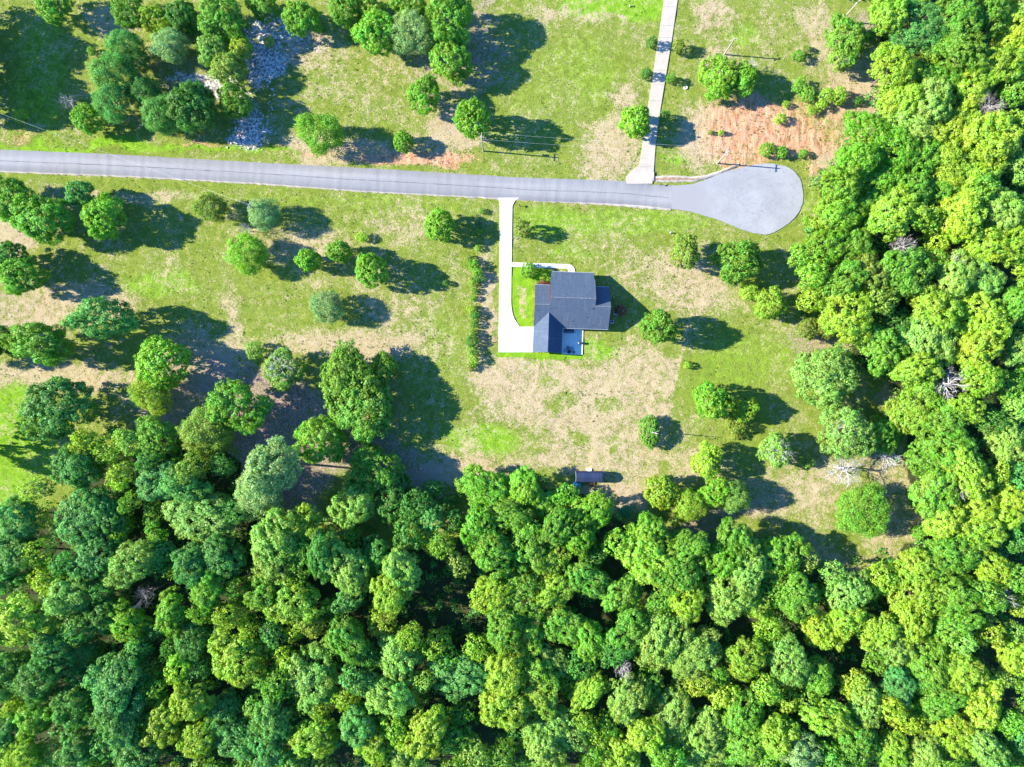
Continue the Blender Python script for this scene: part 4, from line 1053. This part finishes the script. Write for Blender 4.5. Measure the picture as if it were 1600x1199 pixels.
# --- woodland crowns (a few dark ones carry shade in their leaf colour) read off the photograph
FT = """135 690 20 y;120 728 34 d;172 702 24 y;205 690 22 p;247 685 28 g;190 738 22 Y;235 715 20 c;300 735 24 o;252 752 34 c;292 760 30 c;62 762 20 p;28 812 30 c;55 808 20 y;128 808 40 c;165 800 28 c;190 826 19 Y;313 806 46 p;
65 862 22 y;22 870 36 d;150 872 34 c;212 878 32 p;252 868 24 c;300 878 27 c;275 892 12 Y;345 870 30 c;30 968 46 Y;72 905 24 y;112 930 32 p;200 972 28 b;270 955 26 g;135 1022 26 c;185 1070 42 c;190 1120 36 c;58 1118 28 b;
280 1048 24 Y;302 1092 28 y;255 1128 30 Y;312 1152 27 Y;375 1030 38 Y;362 960 22 y;350 1110 26 c;378 1152 36 c;218 1172 34 c;38 1182 28 y;12 1142 28 c;122 1168 26 c;120 1102 30 d;60 1062 34 d;160 962 26 d;18 1050 30 d;325 925 26 g;
300 1000 26 c;85 1012 28 c;318 955 20 g;430 850 40 p;432 895 30 p;472 822 30 y;468 870 30 g;545 888 36 p;505 865 28 d;630 890 28 p;648 788 24 d;672 812 24 c;690 850 20 g;640 835 24 d;590 870 26 d;676 848 19 y;650 826 14 Y;716 880 20 p;760 762 38 b;748 820 30 b;770 862 30 g;
795 800 30 g;820 762 28 b;850 785 28 g;882 775 19 b;925 797 31 b;872 818 28 g;905 835 25 b;966 848 23 y;1015 832 30 b;1010 872 38 y;1072 852 28 g;1058 898 30 g;825 852 34 g;862 868 30 y;1150 850 32 g;1130 872 26 b;1168 890 30 p;
1215 872 34 g;460 940 36 y;415 930 25 g;545 935 24 c;612 922 30 y;545 1000 30 g;596 972 22 y;490 976 20 o;520 1002 18 p;450 1030 22 Y;488 1062 40 p;505 1102 15 Y;562 1062 24 c;600 1084 32 p;622 1025 34 p;640 1088 16 Y;640 998 20 y;
682 1002 22 y;722 1055 36 c;560 1130 28 c;665 1142 32 y;585 1162 26 y;630 1178 30 p;492 1150 30 y;430 1122 28 c;425 1172 26 c;742 1180 24 p;770 930 28 Y;790 985 30 g;792 1050 32 y;790 1105 34 y;700 1035 24 g;820 930 36 g;868 922 30 y;
918 905 28 g;880 978 30 g;922 1000 28 b;815 1010 30 Y;865 1032 25 p;840 1080 38 y;918 1078 26 y;872 1142 38 p;850 1172 28 p;980 1090 30 p;1012 1068 24 g;988 985 34 g;975 925 28 g;1030 942 24 g;1072 935 25 y;1032 1000 36 p;1082 1022 38 p;
1010 1145 26 Y;1050 1120 34 p;1105 1140 32 p;1100 1178 28 p;1128 1085 24 Y;1165 1025 26 y;1160 1110 28 g;1172 1162 34 g;968 1182 30 y;1140 925 34 p;1172 940 26 y;1198 985 22 Y;1245 930 34 g;1210 925 24 g;1325 925 28 p;1322 965 28 y;
1282 985 26 Y;1230 1035 30 p;1275 1055 26 g;1332 1068 22 y;1370 985 28 y;1398 1005 28 p;1432 930 36 y;1425 965 28 y;1490 930 32 g;1490 975 30 g;1540 925 25 g;1500 1002 20 p;1545 990 20 Y;1582 1025 26 y;1455 1040 40 g;1400 1075 26 c;1505 1048 26 y;
1535 1100 32 Y;1470 1098 28 g;1350 1100 28 p;1388 1102 24 Y;1300 1120 30 y;1230 1090 22 y;1265 1098 22 g;1250 1172 28 k;1422 1130 20 Y;1390 1172 28 y;1490 1152 36 Y;1540 1168 28 p;1592 1160 22 c;1215 1150 26 y;1335 1165 32 g;1445 1180 26 p;
1385 22 26 y;1432 42 40 c;1500 30 32 g;1545 18 26 g;1582 55 28 Y;1555 105 34 y;1500 85 30 g;1392 108 30 y;1432 122 30 g;1475 125 26 g;1515 142 32 y;1405 160 30 y;1455 160 30 p;1582 145 24 g;1590 195 24 y;1425 190 34 p;1485 205 34 y;
1545 215 38 Y;1360 215 34 b;1400 235 30 b;1440 250 30 g;1338 255 28 b;1485 262 36 y;1530 275 34 y;1372 285 32 b;1592 258 24 p;1425 298 28 g;1315 290 28 b;1312 335 30 b;1352 322 28 g;1400 335 36 y;1290 388 34 b;1335 385 28 g;1352 425 26 o;
1410 425 40 g;1500 340 34 Y;1465 300 26 b;1560 325 30 p;1540 382 32 Y;1585 372 28 y;1492 435 32 p;1530 435 32 p;1312 445 30 g;1322 488 36 y;1375 545 30 g;1372 470 24 o;1455 480 32 y;1450 525 42 p;1535 495 36 Y;1588 478 28 g;1530 545 28 Y;
1430 578 26 y;1590 545 28 p;1530 592 26 y;1575 600 22 g;1428 642 38 y;1475 655 28 g;1505 640 26 y;1485 705 34 g;1450 720 28 g;1572 690 32 p;1592 638 24 p;1512 738 34 Y;1462 770 34 g;1530 790 26 Y;1580 785 30 Y;1532 832 30 Y;1478 815 30 y;
1485 868 36 g;1550 890 28 y;1432 888 28 y;1590 840 24 d;1590 905 24 g;1525 305 24 g;1395 510 24 d;1255 400 22 g;1270 430 24 b;1590 740 20 c;1545 660 20 d"""
ftl = []
for t_ in FT.replace('\n', '').split(';'):
    a = t_.split(); ftl.append((float(a[0]), float(a[1]), float(a[2]), a[3]))
# fill what is left of the canopy
rf = random.Random(21)
gaps = [(705, 935, 62), (400, 820, 22), (1105, 860, 30), (1125, 985, 38), (1300, 1010, 22), (385, 715, 30), (660, 745, 18), (1385, 610, 26), (945, 960, 0), (1520, 1110, 0), (700, 770, 22), (380, 880, 20)]
fill = []
def in_poly(x, y, poly):
    r_ = False; n = len(poly)
    for i in range(n):
        x0, y0 = poly[i]; x1, y1 = poly[(i+1) % n]
        if (y0 > y) != (y1 > y) and x < (x1-x0)*(y-y0)/(y1-y0)+x0: r_ = not r_
    return r_
allp = [(a, b_, c) for a, b_, c, _ in ftl] + [(a, b_, c*1.0) for a, b_, c in tree_pts]
for k in range(9000):
    x = rf.uniform(-25, 1625); y = rf.uniform(-25, 1222)
    if not in_poly(x, y, WOOD): continue
    out_ = x < -15 or x > 1615 or y > 1215 or y < -15
    r_ = rf.uniform(30, 38) if out_ else rf.choice((30, 26, 22, 20, 18, 17))
    if any((x-a)**2+(y-b_)**2 < (c+r_*.6)**2 for a, b_, c in gaps): continue
    if any((x-a)**2+(y-b_)**2 < (.80*(c+r_))**2 for a, b_, c in allp): continue
    pal = 'cccdgypg' if x < 500 else ('ggcypgyd' if x < 1000 else 'gyypgYgp')
    fill.append((x, y, r_, rf.choice(pal))); allp.append((x, y, r_))
print('woodland crowns', len(ftl), 'fill', len(fill))

def place(x, y):
    if x >= 1240 and y < 900:
        r_ = next(t for lim, t in ((60, 'by the top right corner'), (130, 'above the orange clay level'), (220, 'level with the orange clay'), (300, 'level with the turning circle top'), (370, 'level with the turning circle bottom'),
              (450, 'level with the front walk'), (530, 'level with the house back'), (610, 'near the white bare tree'), (700, 'level with the dry field'), (780, 'level with the shed'), (2000, 'level with the round glade tree')) if y < lim)
        c_ = 'outer right woods' if x < 1380 else ('middle right woods' if x < 1500 else 'right edge woods')
        return c_ + ' ' + r_
    c_ = next(t for lim, t in ((110, 'beneath the lime lawn'), (230, 'beneath the bluish oak'), (350, 'beneath the largest round tree'), (460, 'beneath the pale bluish tree'), (580, 'beneath the twin oak'), (700, 'beneath the left field'),
          (820, 'beneath the driveway'), (900, 'beneath the garage'), (990, 'beneath the shed'), (1090, 'beneath the cedar'), (1200, 'right of the cedar'), (1300, 'beneath the starry tree'), (1420, 'beneath the glade tree'), (1520, 'toward the right'), (2000, 'at the right edge')) if x < lim)
    r_ = next(t for lim, t in ((800, 'lower woods front row'), (880, 'lower woods near front'), (960, 'lower woods upper middle'), (1040, 'lower woods middle'), (1110, 'lower woods lower middle'), (3000, 'bottom picture edge')) if y < lim)
    return r_ + ' ' + c_
SURE = {(1270, 430): 1}
allf = sorted(ftl, key=lambda t: -t[2])
cap = 300 - len(T) - 8
keep = allf[:cap]; rest = allf[cap:] + fill
lots = {}
for t_ in keep:
    sz = 'big' if t_[2] >= 34 else ('small' if t_[2] < 24 else 'medium')
    lots.setdefault('%s %s tree, %s' % (sz, HN[t_[3]], place(t_[0], t_[1])), []).append(t_)
ow = {2: ['left of two', 'right of two'], 3: ['left of three', 'middle of three', 'right of three'], 4: ['leftmost of four', 'second of four', 'third of four', 'rightmost of four']}
def wood_h(px, py, r):
    hh = (13.5 + (r-28)*.10 + rnd.uniform(-2.4, 2.6))
    if r < 20: hh -= 1.5
    if px < 700 and py > 850: hh += 2
    if 740 < px < 900 and py < 800: hh -= 4.5
    return max(8, hh)
for lab, ts in lots.items():
    ts.sort()
    for i, (px, py, r, h) in enumerate(ts):
        l_ = lab if len(ts) == 1 or len(ts) > 4 else lab + ', ' + ow[len(ts)][i]
        grp = 'trees of the right woods' if (px >= 1240 and py < 900) else 'trees of the lower woods'
        st = 'wood'
        if h in 'ck' and rnd.random() < .15: st = 'feather'
        tree(px, py + (5 if py < 850 and 730 < px < 1240 else 0), r*(1.1 if py < 860 and px < 1300 else 1.16), h, st, l_, grp, ht=wood_h(px, py, r), dead=.5 if (h == 'p' and rnd.random() < .18) else 0)
# the remaining small and half hidden crowns of the woods: one mass, coloured tree by tree
def canopy_rest(lst):
    rg_ = np.random.RandomState(77); VV = []; TT = []; BB = []; CC = []
    pools = []
    for me, tm, R, zc, top in STY['wood'][:5]:
        co = np.empty(len(me.vertices)*3, np.float32); me.vertices.foreach_get('co', co); co = co.reshape(-1, 4, 3)
        ti = np.empty(len(me.vertices), np.float32); me.attributes['tint'].data.foreach_get('value', ti)
        bo = np.empty(len(me.vertices), np.float32); me.attributes['bough'].data.foreach_get('value', bo)
        pools.append((co, ti.reshape(-1, 4), bo.reshape(-1, 4), R, zc, top))
    for k, (px, py, r, h) in enumerate(lst):
        co, ti, bo, R, zc, top = pools[k % 5]
        n = int(3600*min(1.3, (r/24)**2)); sel = rg_.choice(len(co), n, replace=False)
        c = co[sel]; m = c.mean(1, keepdims=True); c = m+(c-m)*1.75*(24/max(r, 16))**.3
        ht = wood_h(px, py, r); sz = ht/top; x, y = W(px, py, zc*sz); sx = r*1.08*S/R*(1-zc*sz/H)*.9; a = rg_.rand()*6.28
        P = np.stack([(c[..., 0]*math.cos(a)-c[..., 1]*math.sin(a))*sx+x, (c[..., 0]*math.sin(a)+c[..., 1]*math.cos(a))*sx+y, c[..., 2]*sz], -1)
        VV.append(P.reshape(-1, 3)); TT.append(ti[sel].ravel()); BB.append(bo[sel].ravel())
        col = np.array([*HUE[h], 1.0])*np.array([rg_.uniform(.85, 1.15), rg_.uniform(.92, 1.08), 1, 1]); CC.append(np.tile(col, (4*n, 1)))
    V = np.concatenate(VV); F = np.arange(len(V)).reshape(-1, 4)
    me = mesh_np('tree_canopy', V, F, M['leafc'], attrs={'tint': np.concatenate(TT), 'bough': np.concatenate(BB)}, cols={'hue': np.concatenate(CC)})
    tag(link('tree_canopy', me), 'smaller half hidden crowns filling the woods between the bigger trees', kind='stuff')
canopy_rest(rest)
print('kept', len(keep), 'rest', len(rest))

# ------------------------------------------------------------------ undergrowth, weeds, grass tufts (uncountable)
rg = np.random.RandomState(5)
def scatter(n, x0, x1, y0, y1, poly=None, notin=()):
    X = rg.uniform(x0, x1, n); Y = rg.uniform(y0, y1, n); ok = np.ones(n, bool)
    if poly is not None: ok &= inside(X, Y, poly)
    for q in notin: ok &= ~inside(X, Y, q)
    return X[ok], Y[ok]
KEEP = [[(a, b_-1) for a, b_ in ROAD_TOP] + [(a, b_+3) for a, b_ in ROAD_BOT[::-1]], TURN, [(776, 305), (812, 305), (801, 322), (801, 408), (900, 412), (903, 428), (955, 446), (953, 518), (914, 519), (912, 557), (776, 553)],
        [(1035, -60), (1060, -60), (1052, 60), (1034, 170), (1023, 288), (976, 288), (998, 258)], [(896, 728), (940, 728), (940, 758), (896, 758)]]
def clumps(name, label, X, Y, Rr, Hh, per, ls, col, hues):
    n = len(X); idx_ = np.repeat(np.arange(n), per); m = len(idx_)
    wx = (X-800)*S; wy = (599.5-Y)*S
    d = unit(rg.normal(size=(m, 3))); d[:, 2] = np.abs(d[:, 2])
    rad = Rr[idx_]*rg.uniform(.35, 1.05, m)
    P = np.stack([wx[idx_]+d[:, 0]*rad, wy[idx_]+d[:, 1]*rad, -.15+d[:, 2]*Hh[idx_]*rg.uniform(.3, 1, m)], 1)
    N = unit(d+rg.normal(size=(m, 3))*.6+np.array([0, 0, .4]))
    V, F = cards(P, N, ls, rg)
    tint = np.repeat(.5*rg.rand(m)+.5*rg.rand(n)[idx_], 4); bough = np.repeat(rg.rand(n)[idx_], 4)
    me = mesh_np(name, V, F, M['leaf'], attrs={'tint': tint, 'bough': bough})
    o = link(name, me); o.color = (*col, 1); tag(o, label, kind='stuff'); return o
GW = [((x-800)*.95+800, (y-600)*.95+600) for x, y in WOOD]
X, Y = scatter(4200, -60, 1640, -40, 1240, GW, KEEP)
clumps('undergrowth', 'low green undergrowth on the shaded floor of the woods', X, Y, rg.uniform(1.0, 2.8, len(X)), rg.uniform(1.0, 7.5, len(X)), 64, .66, (.09, .26, .03), None)
X, Y = scatter(3800, 0, 1600, 0, 900, None, KEEP+[GW])
dn = vnoise(X*.2, Y*.2, 9, 77); X, Y = X[dn > .55], Y[dn > .55]
clumps('weeds', 'scattered green weeds and seedlings in the fields', X, Y, rg.uniform(.2, .55, len(X)), rg.uniform(.15, .5, len(X)), 14, .24, (.10, .19, .02), None)
# grass tufts
def tufts(name, label, X, Y, h, col):
    n = len(X); m = n*3; idx_ = np.repeat(np.arange(n), 3)
    wx = (X-800)*S; wy = (599.5-Y)*S
    a = rg.rand(m)*6.28; r_ = .16
    bx = wx[idx_]+rg.normal(size=m)*r_; by = wy[idx_]+rg.normal(size=m)*r_
    hh = h*rg.uniform(.5, 1.3, m); w = .09
    P0 = np.stack([bx-np.cos(a)*w, by-np.sin(a)*w, np.full(m, -.3)], 1); P1 = np.stack([bx+np.cos(a)*w, by+np.sin(a)*w, np.full(m, -.3)], 1)
    P2 = np.stack([bx+rg.normal(size=m)*.12, by+rg.normal(size=m)*.12, hh-.15], 1)
    V = np.stack([P0, P1, P2], 1).reshape(-1, 3); F = np.arange(3*m).reshape(m, 3)
    me = mesh_np(name, V, F, M['leaf'], attrs={'tint': np.repeat(rg.rand(n), 9), 'bough': np.repeat(rg.rand(n), 9)})
    o = link(name, me); o.color = (*col, 1); tag(o, label, kind='stuff')
X, Y = scatter(60000, -40, 1500, -20, 920, None, KEEP+[GW])
dd = vnoise(X*.2, Y*.2, 12, 99)
tufts('grass', 'green grass tufts across the open fields', X[dd > .45], Y[dd > .45], .22, (.13, .19, .03))
tufts('dry_grass', 'straw coloured grass tufts across the open fields', X[dd < .45], Y[dd < .45], .25, (.40, .34, .20))
# stones and debris on the pale sand
SX, SY = scatter(420, 285, 480, 30, 235, None, KEEP); 
mb = MB(); rs = random.Random(3)
for x_, y_ in zip(SX, SY):
    if abs(x_-(405-(y_-100)*.15)) > 34: continue
    wx, wy = W(x_, y_); s_ = rs.uniform(.12, .4); a = rs.uniform(0, 6)
    pts = [(wx+s_*math.cos(a+t*1.2566)*rs.uniform(.7, 1.2), wy+s_*math.sin(a+t*1.2566)*rs.uniform(.7, 1.2)) for t in range(5)]
    mb.poly_prism(pts, -.3, rs.uniform(.0, .2))
tag(mb.build('stones', simple('pale_stone', (.50, .47, .46), .9, .1, .2, 1)), 'loose pale stones on the bluish sandy ground', kind='stuff')
print('objects', len(bpy.data.objects))
